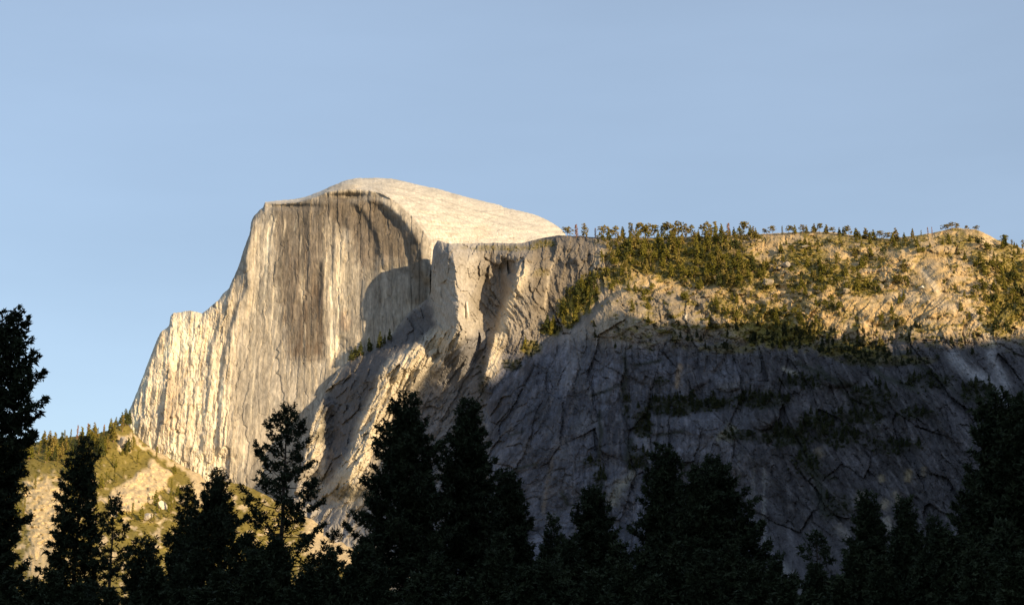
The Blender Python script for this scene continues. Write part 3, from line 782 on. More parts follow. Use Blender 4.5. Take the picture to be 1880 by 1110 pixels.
    # named pale and ochre scars
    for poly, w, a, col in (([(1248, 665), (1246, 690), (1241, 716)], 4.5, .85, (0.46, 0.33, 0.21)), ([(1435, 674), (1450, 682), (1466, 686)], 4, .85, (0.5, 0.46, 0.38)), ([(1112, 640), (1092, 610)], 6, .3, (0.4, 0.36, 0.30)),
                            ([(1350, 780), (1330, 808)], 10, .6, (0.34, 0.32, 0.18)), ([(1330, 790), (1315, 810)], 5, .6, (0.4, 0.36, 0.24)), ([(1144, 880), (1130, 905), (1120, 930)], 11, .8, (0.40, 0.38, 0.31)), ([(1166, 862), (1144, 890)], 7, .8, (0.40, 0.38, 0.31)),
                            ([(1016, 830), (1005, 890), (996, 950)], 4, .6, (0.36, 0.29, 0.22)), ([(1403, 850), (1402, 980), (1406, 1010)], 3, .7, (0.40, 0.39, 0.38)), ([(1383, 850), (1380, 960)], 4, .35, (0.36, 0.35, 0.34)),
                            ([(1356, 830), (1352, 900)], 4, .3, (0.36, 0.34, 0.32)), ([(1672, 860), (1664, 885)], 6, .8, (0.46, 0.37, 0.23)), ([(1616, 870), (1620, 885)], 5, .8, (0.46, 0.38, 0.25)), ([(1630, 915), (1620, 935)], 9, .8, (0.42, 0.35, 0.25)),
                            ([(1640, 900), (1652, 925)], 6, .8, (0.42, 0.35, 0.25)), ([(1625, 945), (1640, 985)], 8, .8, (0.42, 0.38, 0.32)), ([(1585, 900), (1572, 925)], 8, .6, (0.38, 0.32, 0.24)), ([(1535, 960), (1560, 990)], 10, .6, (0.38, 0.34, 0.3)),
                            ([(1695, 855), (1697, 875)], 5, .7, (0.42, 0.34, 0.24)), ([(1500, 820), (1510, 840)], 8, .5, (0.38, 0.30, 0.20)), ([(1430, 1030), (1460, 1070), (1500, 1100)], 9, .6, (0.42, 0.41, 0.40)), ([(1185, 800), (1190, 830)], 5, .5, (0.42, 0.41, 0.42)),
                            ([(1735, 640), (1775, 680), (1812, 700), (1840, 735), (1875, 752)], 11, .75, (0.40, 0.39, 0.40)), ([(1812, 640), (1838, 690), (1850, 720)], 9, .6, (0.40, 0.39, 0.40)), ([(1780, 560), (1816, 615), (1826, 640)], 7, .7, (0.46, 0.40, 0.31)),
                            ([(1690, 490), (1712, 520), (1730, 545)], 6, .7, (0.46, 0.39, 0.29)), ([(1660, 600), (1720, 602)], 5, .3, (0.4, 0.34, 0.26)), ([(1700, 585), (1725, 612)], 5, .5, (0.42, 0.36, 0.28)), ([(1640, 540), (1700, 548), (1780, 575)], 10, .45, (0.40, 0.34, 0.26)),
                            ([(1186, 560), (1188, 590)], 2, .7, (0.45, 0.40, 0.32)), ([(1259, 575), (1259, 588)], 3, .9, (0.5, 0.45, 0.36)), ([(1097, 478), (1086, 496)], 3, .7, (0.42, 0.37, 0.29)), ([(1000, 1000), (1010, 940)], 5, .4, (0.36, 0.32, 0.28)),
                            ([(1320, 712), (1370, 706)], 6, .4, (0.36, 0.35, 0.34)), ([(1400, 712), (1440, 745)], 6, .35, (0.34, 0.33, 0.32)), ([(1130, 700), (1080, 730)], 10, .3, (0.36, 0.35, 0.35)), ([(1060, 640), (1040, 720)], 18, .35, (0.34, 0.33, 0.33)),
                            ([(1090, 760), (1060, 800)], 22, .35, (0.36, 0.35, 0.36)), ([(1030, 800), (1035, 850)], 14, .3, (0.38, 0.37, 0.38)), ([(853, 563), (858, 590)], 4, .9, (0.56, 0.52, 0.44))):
        mixc(c, stroke(px, py, poly, w, 4.0) * a * np.where(py > 650, .75, 1), np.array(col) * (.62 if poly[0][1] > 630 and poly[0][0] < 1700 else 1))  # scars low on the wall dimmed to fit its painted shade
    # diagonal dark seams on the wall (mossy ledges)
    for poly, w in (([(1080, 728), (1120, 715), (1150, 700)], 3), ([(1160, 672), (1220, 660)], 3.5), ([(1145, 640), (1150, 700), (1140, 730)], 5), ([(1100, 745), (1103, 800), (1098, 850)], 4), ([(930, 800), (965, 790)], 2), ([(940, 862), (990, 850)], 3),
                    ([(1200, 800), (1260, 790)], 3), ([(1500, 870), (1540, 880)], 3), ([(1450, 660), (1540, 700), (1600, 720)], 5), ([(1560, 640), (1620, 690), (1690, 720)], 5), ([(1640, 640), (1760, 720)], 4), ([(1490, 660), (1560, 730), (1620, 800)], 3),
                    ([(1465, 800), (1500, 880), (1520, 960)], 10), ([(1030, 900), (1045, 930)], 4), ([(1160, 800), (1150, 850)], 7)):
        mixc(c, stroke(px, py, poly, w, 4) * .9, (0.03, 0.033, 0.026))
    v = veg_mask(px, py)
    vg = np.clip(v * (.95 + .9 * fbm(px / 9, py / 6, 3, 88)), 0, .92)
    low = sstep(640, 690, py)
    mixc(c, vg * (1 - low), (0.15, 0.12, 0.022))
    mixc(c, vg * low, (0.020, 0.022, 0.012))  # plants below the shadow line darkened to stand for shade
    return c


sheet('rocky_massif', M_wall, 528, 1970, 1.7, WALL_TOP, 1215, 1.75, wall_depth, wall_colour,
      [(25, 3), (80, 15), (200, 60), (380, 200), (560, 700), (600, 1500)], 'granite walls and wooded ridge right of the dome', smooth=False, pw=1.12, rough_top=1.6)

# ------------------------------------------------------------------ the brushy slope at the foot of the dome, left
SLOPE_TOP = [(-760, 960), (-500, 900), (-300, 880), (-140, 870), (-60, 838), (0, 818), (60, 812), (100, 806), (140, 800), (180, 795), (205, 788), (220, 780), (235, 778), (248, 798), (263, 811), (282, 827), (304, 836), (330, 852),
             (351, 863), (368, 870), (380, 892), (402, 882), (443, 888), (480, 904), (520, 925), (560, 945), (600, 965), (640, 990), (700, 1030)]


def slope_depth(px, py, tp):
    Y = tps([(-140, 870, 3900), (0, 818, 3960), (100, 806, 3970), (220, 782, 4020), (282, 830, 3985), (351, 866, 3950), (402, 886, 3930), (480, 906, 3890), (600, 967, 3780), (700, 1030, 3600),
             (0, 900, 3600), (0, 1000, 3250), (0, 1150, 2600), (200, 870, 3750), (200, 950, 3500), (200, 1050, 3150), (200, 1150, 2700), (350, 920, 3730), (350, 1000, 3450), (350, 1150, 2900),
             (500, 1000, 3600), (500, 1150, 3000), (650, 1150, 3100), (-600, 930, 3750), (-700, 1150, 2500)], px, py)
    crag = in_poly(px, py, [(200, 905), (262, 862), (279, 842), (302, 858), (319, 867), (293, 903), (251, 936), (200, 950)], 8, 8)
    crag2 = in_poly(px, py, [(40, 880), (90, 862), (130, 880), (120, 960), (100, 1080), (50, 1080)], 14, 12)
    Y -= 26 * crag + 22 * crag2
    Y += 20 * fbm(px / 70, py / 40, 4, 101) + 7 * fbm(px / 16, py / 9, 4, 102) + (crag + crag2) * (13 * ridged((px + py) / 18, (py - .3 * px) / 8, 4, 103) + 8 * fbm(px / 8, py / 6, 3, 104))
    pi, pt, pc = plates((px + .6 * py) / 22, (py - .3 * px) / 11, 203)
    Y += (.5 + crag + crag2) * (7 * pt + 2.5 * np.exp(-pi / .08))
    Y += 20 * np.exp(-(py - tp) / 6)
    return Y


def slope_veg(px, py):
    rock = np.clip(in_poly(px, py, [(200, 905), (262, 862), (279, 842), (302, 858), (319, 867), (293, 903), (251, 936), (200, 950)], 3, 8) +
                   in_poly(px, py, [(50, 890), (90, 872), (125, 890), (118, 950), (90, 1060), (50, 1060)], 8, 24) * .8 +
                   in_poly(px, py, [(240, 795), (263, 811), (304, 836), (351, 863), (380, 890), (370, 892), (340, 866), (300, 844), (262, 820), (238, 803)], 3, 12) +
                   in_poly(px, py, [(560, 930), (720, 900), (720, 1060), (560, 1020)], 8, 12) + in_poly(px, py, [(215, 798), (242, 798), (240, 830), (218, 828)], 3, 4) +
                   in_poly(px, py, [(350, 865), (395, 865), (405, 915), (360, 930)], 3, 6), 0, 1)
    return (1 - rock)


def slope_colour(px, py):
    c = np.zeros(px.shape + (3,)) + np.array([0.50, 0.39, 0.235])
    c *= (1 + .3 * fbm((px + py) / 22, (py - .4 * px) / 7, 4, 111) + .15 * fbm(px / 5, py / 4, 3, 112))[..., None]
    v = slope_veg(px, py)
    patch = sstep(-.34, -.06, fbm(px / 20, py / 12, 4, 113) + .35 * sstep(900, 850, py))
    mixc(c, np.clip(v * patch * .95, 0, 1), (0.17, 0.135, 0.027))
    c *= (1 + .25 * fbm(px / 9, py / 6, 3, 114))[..., None]
    return c


sheet('brushy_slope', M_slope, -140, 700, 1.9, SLOPE_TOP, 1215, 1.8, slope_depth, slope_colour,
      [(30, 5), (120, 30), (300, 160), (420, 600), (450, 1300)], 'sunlit brushy slope below the left end of the dome')

# ------------------------------------------------------------------ valley floor
def ground():
    n = 90
    xs = np.linspace(-9000, 9000, n)
    ys = np.concatenate([np.linspace(-6000, -400, 20), np.linspace(-380, 700, 60), np.linspace(760, 9000, 30)])
    GX, GY = np.meshgrid(xs, ys)
    GZ = 0.35 * fbm(GX / 60, GY / 60, 3, 131) - 0.5 * sstep(10, 40, np.hypot(GX, GY)) * 0
    R, K = GX.shape
    idx = np.arange(R * K).reshape(R, K)
    q = np.stack([idx[:-1, :-1], idx[:-1, 1:], idx[1:, 1:], idx[1:, :-1]], -1).reshape(-1, 4)
    link('valley_ground', mesh_from('valley_ground', np.stack([GX, GY, GZ], -1).reshape(-1, 3), q, [M_ground], smooth=True), kind='structure')


ground()

# ------------------------------------------------------------------ the opposite rim of the valley, behind and right of the viewer: unseen, its crest and distance shaped to cast the wanted shadows
sh = np.array([math.sin(SUN_AZ), math.cos(SUN_AZ)])
pe = np.array([-sh[1], sh[0]])          # across the sun's direction; grows towards the far right
DC = 900.0
TE = math.tan(SUN_EL)


def rim_uh(name, px, py):
    p = surf(name, np.array([px], float), np.array([py], float))[0]
    u = p[0] * pe[0] + p[1] * pe[1]
    s = p[0] * sh[0] + p[1] * sh[1]
    return float(u), float(p[2] + (DC - s) * TE)


edge = [('rocky_massif', 640, 960), ('rocky_massif', 660, 900), ('rocky_massif', 699, 816), ('rocky_massif', 738, 745), ('rocky_massif', 761, 716), ('rocky_massif', 785, 678), ('rocky_massif', 815, 640),
        ('rocky_massif', 889, 712), ('rocky_massif', 940, 664), ('rocky_massif', 1000, 628), ('rocky_massif', 1075, 585), ('rocky_massif', 1130, 580),
        ('rocky_massif', 1180, 590), ('rocky_massif', 1260, 590), ('rocky_massif', 1340, 598), ('rocky_massif', 1400, 588), ('rocky_massif', 1460, 590), ('rocky_massif', 1530, 618),
        ('rocky_massif', 1600, 632), ('rocky_massif', 1680, 640), ('rocky_massif', 1750, 640), ('rocky_massif', 1830, 622), ('rocky_massif', 1880, 615)]
uh = sorted(rim_uh(*e) for e in edge)  # crest heights traced back towards the sun from the wanted shadow edge
print('RIM', [(round(a), round(b)) for a, b in uh])


def opposite_rim():
    base = [(-4500, 500), (-2500, 600), (-900, 500), (0, 400), (500, 340), (900, 300), (1150, 260), (1500, 220), (2000, 260), (uh[0][0] - 120, 420)]
    prof = base + uh + [(uh[-1][0] + 500, uh[-1][1] + 60), (uh[-1][0] + 2500, uh[-1][1] - 100)]
    us = np.arange(-4500, uh[-1][0] + 2500, 14.0)
    P = np.array(prof)
    h = np.interp(us, P[:, 0], P[:, 1]) + 7 * fbm(us / 60, us * 0, 4, 141)
    rows = [(-480, 0.0), (-330, .35), (-200, .62), (-90, .86), (-30, .97), (0, 1.0), (40, .97), (200, .9), (600, .8), (1200, .5), (1800, 0.0)]
    V = []
    for d, k in rows:
        dd = DC + d + (0 if d == 0 else 1) * 40 * fbm(us / 200, us * 0 + d, 3, 142)
        z = h * k + (0 if k in (0, 1) else 1) * 30 * fbm(us / 120, us * 0 + d, 3, 143) * (k < .97) - (k == 0) * 30
        V.append(np.stack([sh[0] * dd + pe[0] * us, sh[1] * dd + pe[1] * us, z], -1))
    V = np.array(V)
    R, K = V.shape[:2]
    idx = np.arange(R * K).reshape(R, K)
    q = np.stack([idx[:-1, :-1], idx[:-1, 1:], idx[1:, 1:], idx[1:, :-1]], -1).reshape(-1, 4)
    c = np.zeros((R * K, 3)) + (0.16, 0.15, 0.12)
    link('shadow_casting_rim', mesh_from('shadow_casting_rim', V.reshape(-1, 3), q, [M_wall], smooth=True, colors=c), kind='structure')


opposite_rim()

# ------------------------------------------------------------------ small far trees
def tri_cloud(centres, sizes, r, flat=0.5, n=10):
    """leaf-clump triangles around centres"""
    m = len(centres)
    c = np.repeat(centres, n, 0)
    s = np.repeat(sizes, n)[:, None]
    d = r.normal(size=(m * n, 3)); d /= np.linalg.norm(d, axis=1)[:, None]
    c = c + d * s * r.uniform(.15, .8, (m * n, 1)) * np.array([1, 1, flat])
    a = r.normal(size=(m * n, 3)); a /= np.linalg.norm(a, axis=1)[:, None]
    b = np.cross(a, r.normal(size=(m * n, 3))); b /= np.linalg.norm(b, axis=1)[:, None]
    V = np.stack([c + a * s * .62, c - a * s * .3 + b * s * .45, c - a * s * .3 - b * s * .45], 1)
    return V.reshape(-1, 3)


def far_tree(kind, seed):
    """unit-height tree: returns verts, tris, material index"""
    r = np.random.default_rng(seed)
    tr = []
    th = .93
    for k in range(3):
        a0, a1 = k * 2.094, (k + 1) * 2.094
        w = .022
        p0 = (w * math.cos(a0), w * math.sin(a0), -.06); p1 = (w * math.cos(a1), w * math.sin(a1), -.06); p2 = (r.uniform(-.01, .01), 0, th)
        tr += [p0, p1, p2]
    cs, sz = [], []
    if kind == 'cone':
        for z in np.linspace(.13, .97, 17):
            rad = .22 * (1 - z) ** .75 + .012
            for k in range(5 if z < .75 else 2):
                a = r.uniform(0, 6.28)
                q = rad * r.uniform(.35, 1)
                cs.append((q * math.cos(a), q * math.sin(a), z + r.uniform(-.02, .02))); sz.append(.055 + .06 * (1 - z))
        n = 7
    elif kind == 'round':
        lobes = [(r.uniform(-.2, .2), r.uniform(-.2, .2), r.uniform(.36, .82), r.uniform(.12, .2)) for _ in range(8)] + [(0, 0, .85, .14)]
        for lx, ly, lz, lr in lobes:
            for k in range(9):
                d = r.normal(size=3); d /= np.linalg.norm(d)
                cs.append((lx + d[0] * lr, ly + d[1] * lr, lz + d[2] * lr * .6)); sz.append(.085)
        n = 5
    elif kind == 'spire':
        for z in np.linspace(.12, .98, 20):
            rad = .11 * (1 - z) ** .6 + .01
            for k in range(3):
                a = r.uniform(0, 6.28); q = rad * r.uniform(.3, 1)
                cs.append((q * math.cos(a), q * math.sin(a), z)); sz.append(.055)
        n = 5
    elif kind == 'open':
        for z in np.linspace(.2, .97, 13):
            rad = .17 * (1 - (abs(z - .62) / .42) ** 2 * .7)
            for k in range(3):
                a = r.uniform(0, 6.28); q = rad * r.uniform(.2, 1)
                cs.append((q * math.cos(a), q * math.sin(a), z)); sz.append(.085)
        n = 6
    else:   # bush
        for k in range(9):
            a = r.uniform(0, 6.28); q = r.uniform(0, .55)
            cs.append((q * math.cos(a), q * math.sin(a), r.uniform(.1, .6))); sz.append(.42)
        n = 4
        tr = []
    L = tri_cloud(np.array(cs), np.array(sz), r, .6, n)
    V = np.concatenate([np.array(tr).reshape(-1, 3), L])
    mi = np.concatenate([np.ones(len(tr) // 3, int), np.zeros(len(L) // 3, int)])
    return V, np.arange(len(V)).reshape(-1, 3), mi


TREES = {}
for kind in ('cone', 'round', 'spire', 'open'):
    for s in range(3):
        TREES[kind, s] = far_tree(kind, 500 + s + len(kind) * 7)
BUSH = [far_tree('bush', 900 + s) for s in range(4)]
MESHES = {}


def far_mesh(kind, s, mat):
    k = (kind, s, mat.name)
    if k not in MESHES:
        V, T, mi = TREES[kind, s]
        MESHES[k] = mesh_from('pine_' + kind, V, T, [mat, M_trunk_far], mi)
    return MESHES[k]


def plant(kind, pos, h, mat, label, group, name='pine_tree', cat='tree', wide=1.0):
    o = link(name, far_mesh(kind, int(rng.integers(3)), mat), label=label, cat=cat, group=group)
    o.location = (float(pos[0]), float(pos[1]), float(pos[2]))
    o.rotation_euler = (rng.normal(0, .03), rng.normal(0, .03), rng.uniform(0, 6.28))
    o.scale = (h * wide, h * wide, h)
    return o


def px_h(Y, dpx):
    return dpx * Y / F * 1.03


kinds = {'r': 'round', 'c': 'cone', 't': 'spire', 'o': 'open', 'd': 'spire'}
words = {'r': 'round-topped pine', 'c': 'pointed fir', 't': 'thin spindly pine', 'o': 'open-crowned pine', 'd': 'dead reddish pine'}
ordn = ['first', 'second', 'third', 'fourth', 'fifth', 'sixth', 'seventh', 'eighth', 'ninth', 'tenth', 'eleventh', 'twelfth', 'thirteenth', 'fourteenth', 'fifteenth', 'sixteenth', 'seventeenth',
        'eighteenth', 'nineteenth', 'twentieth', 'twenty-first', 'twenty-second', 'twenty-third', 'twenty-fourth', 'twenty-fifth', 'twenty-sixth', 'twenty-seventh', 'twenty-eighth', 'twenty-ninth', 'thirtieth']
ordn += ['thirty-' + w for w in ordn[:9]] + ['fortieth'] + ['forty-' + w for w in ordn[:9]] + ['fiftieth'] + ['fifty-' + w for w in ordn[:9]] + ['sixtieth'] + ['sixty-' + w for w in ordn[:9]]
SKY = [(1041, 416, 'r', 1.3), (1059, 413, 'd', 1.5), (1071, 411, 'o', 1), (1077, 419, 'o', 1), (1094, 421, 'd', 1), (1107, 414, 'r', 1), (1117, 418, 'o', 1), (1130, 415, 'r', 1.1), (1143, 418, 'c', 1.1), (1159, 410, 'o', 1),
       (1170, 414, 'o', .9), (1178, 407, 'r', 1), (1189, 409, 'r', 1), (1203, 413, 'r', 1), (1215, 416, 'o', 1), (1227, 406, 'r', 1.1), (1236, 412, 'r', 1), (1245, 405, 'r', 1.1), (1259, 411, 'o', 1), (1270, 414, 'r', 1),
       (1283, 422, 'c', 1), (1296, 407, 'r', 1), (1305, 415, 'o', 1), (1312, 408, 'o', 1.1), (1326, 411, 'c', 1), (1338, 411, 'd', 1.7), (1348, 419, 'c', 1), (1365, 406, 'r', 1.1), (1378, 414, 'c', 1.1), (1388, 419, 'c', 1),
       (1403, 422, 'r', 1.3), (1419, 415, 'r', 1.1), (1436, 416, 't', 1.2), (1447, 414, 'r', 1.3), (1459, 414, 'c', 1.3), (1473, 413, 'r', 1.3), (1481, 417, 'c', 1.2), (1493, 413, 'c', 1.4), (1503, 411, 'r', 1.1), (1518, 413, 'c', 1.4), (1530, 417, 'r', 1.3),
       (1541, 419, 'c', 1.2), (1549, 419, 'c', 1.2), (1559, 413, 'r', 1), (1572, 420, 'c', 1.7), (1590, 419, 'c', 1.7), (1604, 422, 'c', 1.3), (1616, 425, 'r', 1.5), (1630, 427, 'r', 1.5), (1645, 419, 'c', 1.5), (1660, 428, 'c', 1.2),
       (1675, 420, 'c', 1), (1691, 425, 't', 1.3), (1704, 420, 'd', 1), (1711, 418, 'd', .8), (1737, 414, 'r', 1.8), (1747, 410, 'r', 1.8), (1758, 413, 'r', 1.6), (1775, 415, 'r', 1.3), (1793, 416, 'r', 1.4), (1857, 443, 'o', 1.2), (1868, 448, 'c', 1.2), (1877, 444, 'o', 1.2)]
for i, (x, y, k, w) in enumerate(SKY):
    ytop = float(interp(x, np.stack(SHEETS['rocky_massif'][:2], 1)))
    p = surf('rocky_massif', np.array([x], float), np.array([ytop + 3.5]))[0]
    h = px_h(p[1], ytop + 3.5 - y + 3)
    mat = M_needle_dead if k == 'd' else (M_needle_gold if k in 'ro' else [M_needle_far, M_needle_gold][i % 2])
    plant(kinds[k], p, h, mat, f'{words[k]} on the ridge skyline, {ordn[i]} tree to the right of the pale dome', 'trees along the ridge skyline',
          'dead_tree' if k == 'd' else 'pine_tree', wide=w * 1.0)

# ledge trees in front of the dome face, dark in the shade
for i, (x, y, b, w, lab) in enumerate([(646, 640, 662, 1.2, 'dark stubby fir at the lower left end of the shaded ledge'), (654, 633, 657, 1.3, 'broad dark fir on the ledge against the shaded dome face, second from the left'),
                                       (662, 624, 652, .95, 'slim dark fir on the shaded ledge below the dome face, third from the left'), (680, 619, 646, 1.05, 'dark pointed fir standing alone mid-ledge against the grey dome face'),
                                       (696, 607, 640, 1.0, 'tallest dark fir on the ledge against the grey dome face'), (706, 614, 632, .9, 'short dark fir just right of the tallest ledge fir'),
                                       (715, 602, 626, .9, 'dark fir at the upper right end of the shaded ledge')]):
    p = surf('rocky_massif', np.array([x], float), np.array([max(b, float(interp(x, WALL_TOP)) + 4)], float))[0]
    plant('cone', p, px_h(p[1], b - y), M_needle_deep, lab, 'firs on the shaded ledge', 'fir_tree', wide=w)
for (x, y, b, lab) in [(223, 757, 783, 'dark fir where the slope meets the left foot of the dome'), (230, 750, 781, 'tallest dark fir at the left foot of the dome, against the sky'), (236, 751, 779, 'dark fir touching the bright rock at the left foot of the dome'),
                       (212, 765, 786, 'brownish fir on the left skyline just before the dark firs')]:
    p = surf('brushy_slope', np.array([x], float), np.array([b], float))[0]
    plant('cone', p, px_h(p[1], b - y), M_needle_deep if x > 215 else M_needle_far, lab, 'firs at the left foot of the dome', 'fir_tree')


def scatter(n, sheetname, x0, x1, y0, y1, dens, seed, mind=0):
    r = np.random.default_rng(seed)
    pts = []
    xs = r.uniform(x0, x1, n * 30); ys = r.uniform(y0, y1, n * 30)
    top = interp(xs, np.stack(SHEETS[sheetname][:2], 1))
    d = dens(xs, ys) * (ys > top + 5)
    k = np.where(r.uniform(size=len(xs)) < d)[0]
    if mind:
        keep = []
        for i in k:
            if all((xs[i] - xs[j]) ** 2 + (ys[i] - ys[j]) ** 2 * 2 > mind ** 2 for j in keep[-400:]):
                keep.append(i)
                if len(keep) >= n:
                    break
        k = np.array(keep)
    k = k[:n]
    return xs[k], ys[k]


SHAPE = {'cone': 'pointed', 'round': 'round-topped', 'open': 'open-crowned', 'spire': 'spindly'}


def grove(n, sheetname, box, dens, seed, hs, mats, kindset, label, group, mind=5, name='pine_tree'):
    """label: (noun, where) - look, row and order from the left single each tree out"""
    xs, ys = scatter(n, sheetname, *box, dens, seed, mind)
    P = surf(sheetname, xs, ys)
    r = np.random.default_rng(seed + 1)
    top = np.interp(xs, *SHEETS[sheetname][:2])
    cut = np.quantile(ys - top, [.33, .66])
    by = {}
    for x, y, p, t in zip(xs, ys, P, top):
        k = kindset[int(r.integers(len(kindset)))]
        mat = mats[int(r.integers(len(mats)))]
        h = r.uniform(*hs)
        o = plant(k, p, h, mat, 'x', group, name, wide=r.uniform(.85, 1.25))
        row = ['upper', 'middle', 'lower'][int(np.searchsorted(cut, y - t))]
        big = 'tall' if h > hs[0] + .6 * (hs[1] - hs[0]) else 'short'
        col = {'sunlit pine needles': 'olive', 'golden pine needles': 'golden', 'deep green needles': 'dark green'}[mat.name]
        by.setdefault((big, col, SHAPE[k], row), []).append((x, o))
    for (big, col, shp, row), L in by.items():
        L.sort(key=lambda e: e[0])
        for i, (x, o) in enumerate(L):
            o['label'] = f'{big} {col} {shp} {label[0]}, {ordn[i]} from the left, {row} {label[1]}'
    return len(xs)


def ell(*E):
    return lambda x, y: np.clip(sum(blob(x, y, *e) for e in E), 0, 1)


MF, MD, MG = M_needle_far, M_needle_deep, M_needle_gold
grove(66, 'rocky_massif', (1090, 1420, 440, 535), ell((1180, 470, 80, 38), (1270, 485, 90, 48), (1350, 495, 60, 42), (1130, 508, 42, 24)), 21, (30, 50), [MF, MF, MG, MD], ['cone', 'cone', 'open', 'cone', 'round'],
      ('pine', 'sunlit grove'), 'conifers of the dense sunlit grove', 5.5)
grove(40, 'rocky_massif', (1092, 1400, 436, 452), lambda x, y: .5 + 0 * x, 31, (26, 38), [MG, MF, MG], ['round', 'open', 'cone', 'round'], ('pine', 'ridge fringe'), 'pines fringing the ridge top', 5)
grove(30, 'rocky_massif', (960, 1110, 505, 670), ell((1080, 535, 24, 28), (1045, 575, 24, 28), (1010, 605, 22, 14), (1060, 555, 26, 28), (975, 640, 18, 12)), 23, (28, 46), [MD, MF], ['cone', 'cone', 'open'],
      ('fir', 'diagonal gully'), 'conifers in the diagonal gully', 6)
grove(36, 'rocky_massif', (1400, 1680, 440, 640), lambda x, y: np.clip(veg_mask(x, y) * (y < 640), 0, 1) * .6, 25, (20, 36), [MF, MG, MD], ['cone', 'round', 'open'],
      ('pine', 'sunlit rubble'), 'scattered conifers on the sunlit ridge', 13)
grove(22, 'rocky_massif', (1780, 1890, 450, 610), lambda x, y: np.clip(veg_mask(x, y), 0, 1), 27, (22, 36), [MF, MG, MD], ['cone', 'round', 'cone'],
      ('pine', 'right ridge end'), 'conifers at the right end of the ridge', 8)
grove(44, 'brushy_slope', (40, 260, 790, 900), lambda x, y: sstep(890, 800, y) * sstep(250, 200, x + .3 * (y - 790)), 29, (36, 58), [MF, MG, MD], ['spire', 'cone', 'cone'],
      ('conifer', 'left brushy slope'), 'slender conifers on the brushy slope', 5)
SK2 = [(104, 797, .9), (112, 794, 1), (119, 789, 1), (130, 788, 1.1), (142, 780, 1.1), (150, 788, 1), (161, 776, 1.2), (170, 785, 1), (180, 786, 1), (190, 779, 1), (200, 777, 1)]
for i, (x, y, w) in enumerate(SK2):
    yt = float(interp(x, SLOPE_TOP)) + 6
    p = surf('brushy_slope', np.array([x], float), np.array([yt]))[0]
    plant('spire', p, px_h(p[1], yt - y), M_needle_dead if i in (4, 6, 9) else MF, ('reddish' if i in (4, 6, 9) else 'olive') + f' spire-shaped conifer on the left skyline, {ordn[i]} of the row from the left', 'spires on the left skyline', 'fir_tree')

# the wood beyond the count, and the brush, each one mass
def stuff_mass(name, protos, P, sizes, mats, label, seed, squash=1.0):
    r = np.random.default_rng(seed)
    VV, TT, MM = [], [], []
    off = 0
    pick = r.integers(len(protos), size=len(P))
    for k, (V, T, mi) in enumerate(protos):
        ii = np.where(pick == k)[0]
        if not len(ii):
            continue
        a = r.uniform(0, 6.28, len(ii))
        ca, sa = np.cos(a), np.sin(a)
        s = sizes[ii]
        X = (V[None, :, 0] * ca[:, None] - V[None, :, 1] * sa[:, None]) * s[:, None] + P[ii, 0][:, None]
        Yy = (V[None, :, 0] * sa[:, None] + V[None, :, 1] * ca[:, None]) * s[:, None] + P[ii, 1][:, None]
        Z = V[None, :, 2] * s[:, None] * squash + P[ii, 2][:, None]
        W = np.stack([X, Yy, Z], -1).reshape(-1, 3)
        VV.append(W)
        TT.append((T[None] + (np.arange(len(ii)) * len(V))[:, None, None]).reshape(-1, 3) + off)
        MM.append(np.tile(mi, len(ii)))
        off += len(W)
    me = mesh_from(name, np.concatenate(VV), np.concatenate(TT), mats, np.concatenate(MM))
    return link(name, me, label=label, kind='stuff')


xs, ys = scatter(110, 'brushy_slope', -20, 330, 800, 960, lambda x, y: np.clip(slope_veg(x, y), 0, 1), 47)
stuff_mass('slope_woodland', [TREES['spire', i] for i in range(3)] + [TREES['cone', 0]], surf('brushy_slope', xs, ys), np.random.default_rng(6).uniform(20, 42, len(xs)), [MF, M_trunk_far], 'thin golden conifers spread through the left slope', 48)


def dens_wall(x, y):
    return np.clip(veg_mask(x, y), 0, 1)


xs, ys = scatter(4600, 'rocky_massif', 560, 1900, 435, 625, dens_wall, 41)
r0 = np.random.default_rng(5)
stuff_mass('brush', BUSH, surf('rocky_massif', xs, ys), r0.uniform(2.2, 6.0, len(xs)), [M_brush, M_trunk_far], 'low green brush spread over the ridge and its ledges', 42, .95)
xs, ys = scatter(1300, 'rocky_massif', 860, 1900, 620, 960, dens_wall, 51)
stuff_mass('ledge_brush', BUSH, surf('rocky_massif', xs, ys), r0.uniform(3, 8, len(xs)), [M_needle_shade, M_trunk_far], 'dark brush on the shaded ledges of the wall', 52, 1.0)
xs, ys = scatter(330, 'rocky_massif', 1080, 1900, 440, 600, dens_wall, 49)
stuff_mass('sunlit_scrub', [TREES['cone', i] for i in range(2)] + [TREES['round', 1]], surf('rocky_massif', xs, ys), r0.uniform(14, 34, len(xs)), [MF, M_trunk_far], 'golden young pines filling the sunlit ridge', 50)
xs, ys = scatter(560, 'rocky_massif', 1000, 1900, 600, 920, dens_wall, 43)
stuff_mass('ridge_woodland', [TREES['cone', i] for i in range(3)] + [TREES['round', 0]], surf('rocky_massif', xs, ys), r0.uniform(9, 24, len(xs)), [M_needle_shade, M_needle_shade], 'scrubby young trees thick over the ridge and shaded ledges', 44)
xs, ys = scatter(2600, 'brushy_slope', -20, 640, 790, 1100, lambda x, y: np.clip(slope_veg(x, y), 0, 1) * sstep(-.3, 0, fbm(x / 20, y / 12, 4, 113)), 45)
stuff_mass('slope_brush', BUSH, surf('brushy_slope', xs, ys), r0.uniform(2.5, 6.5, len(xs)), [M_brush, M_trunk_far], 'golden green brush covering the left slope', 46, .6)

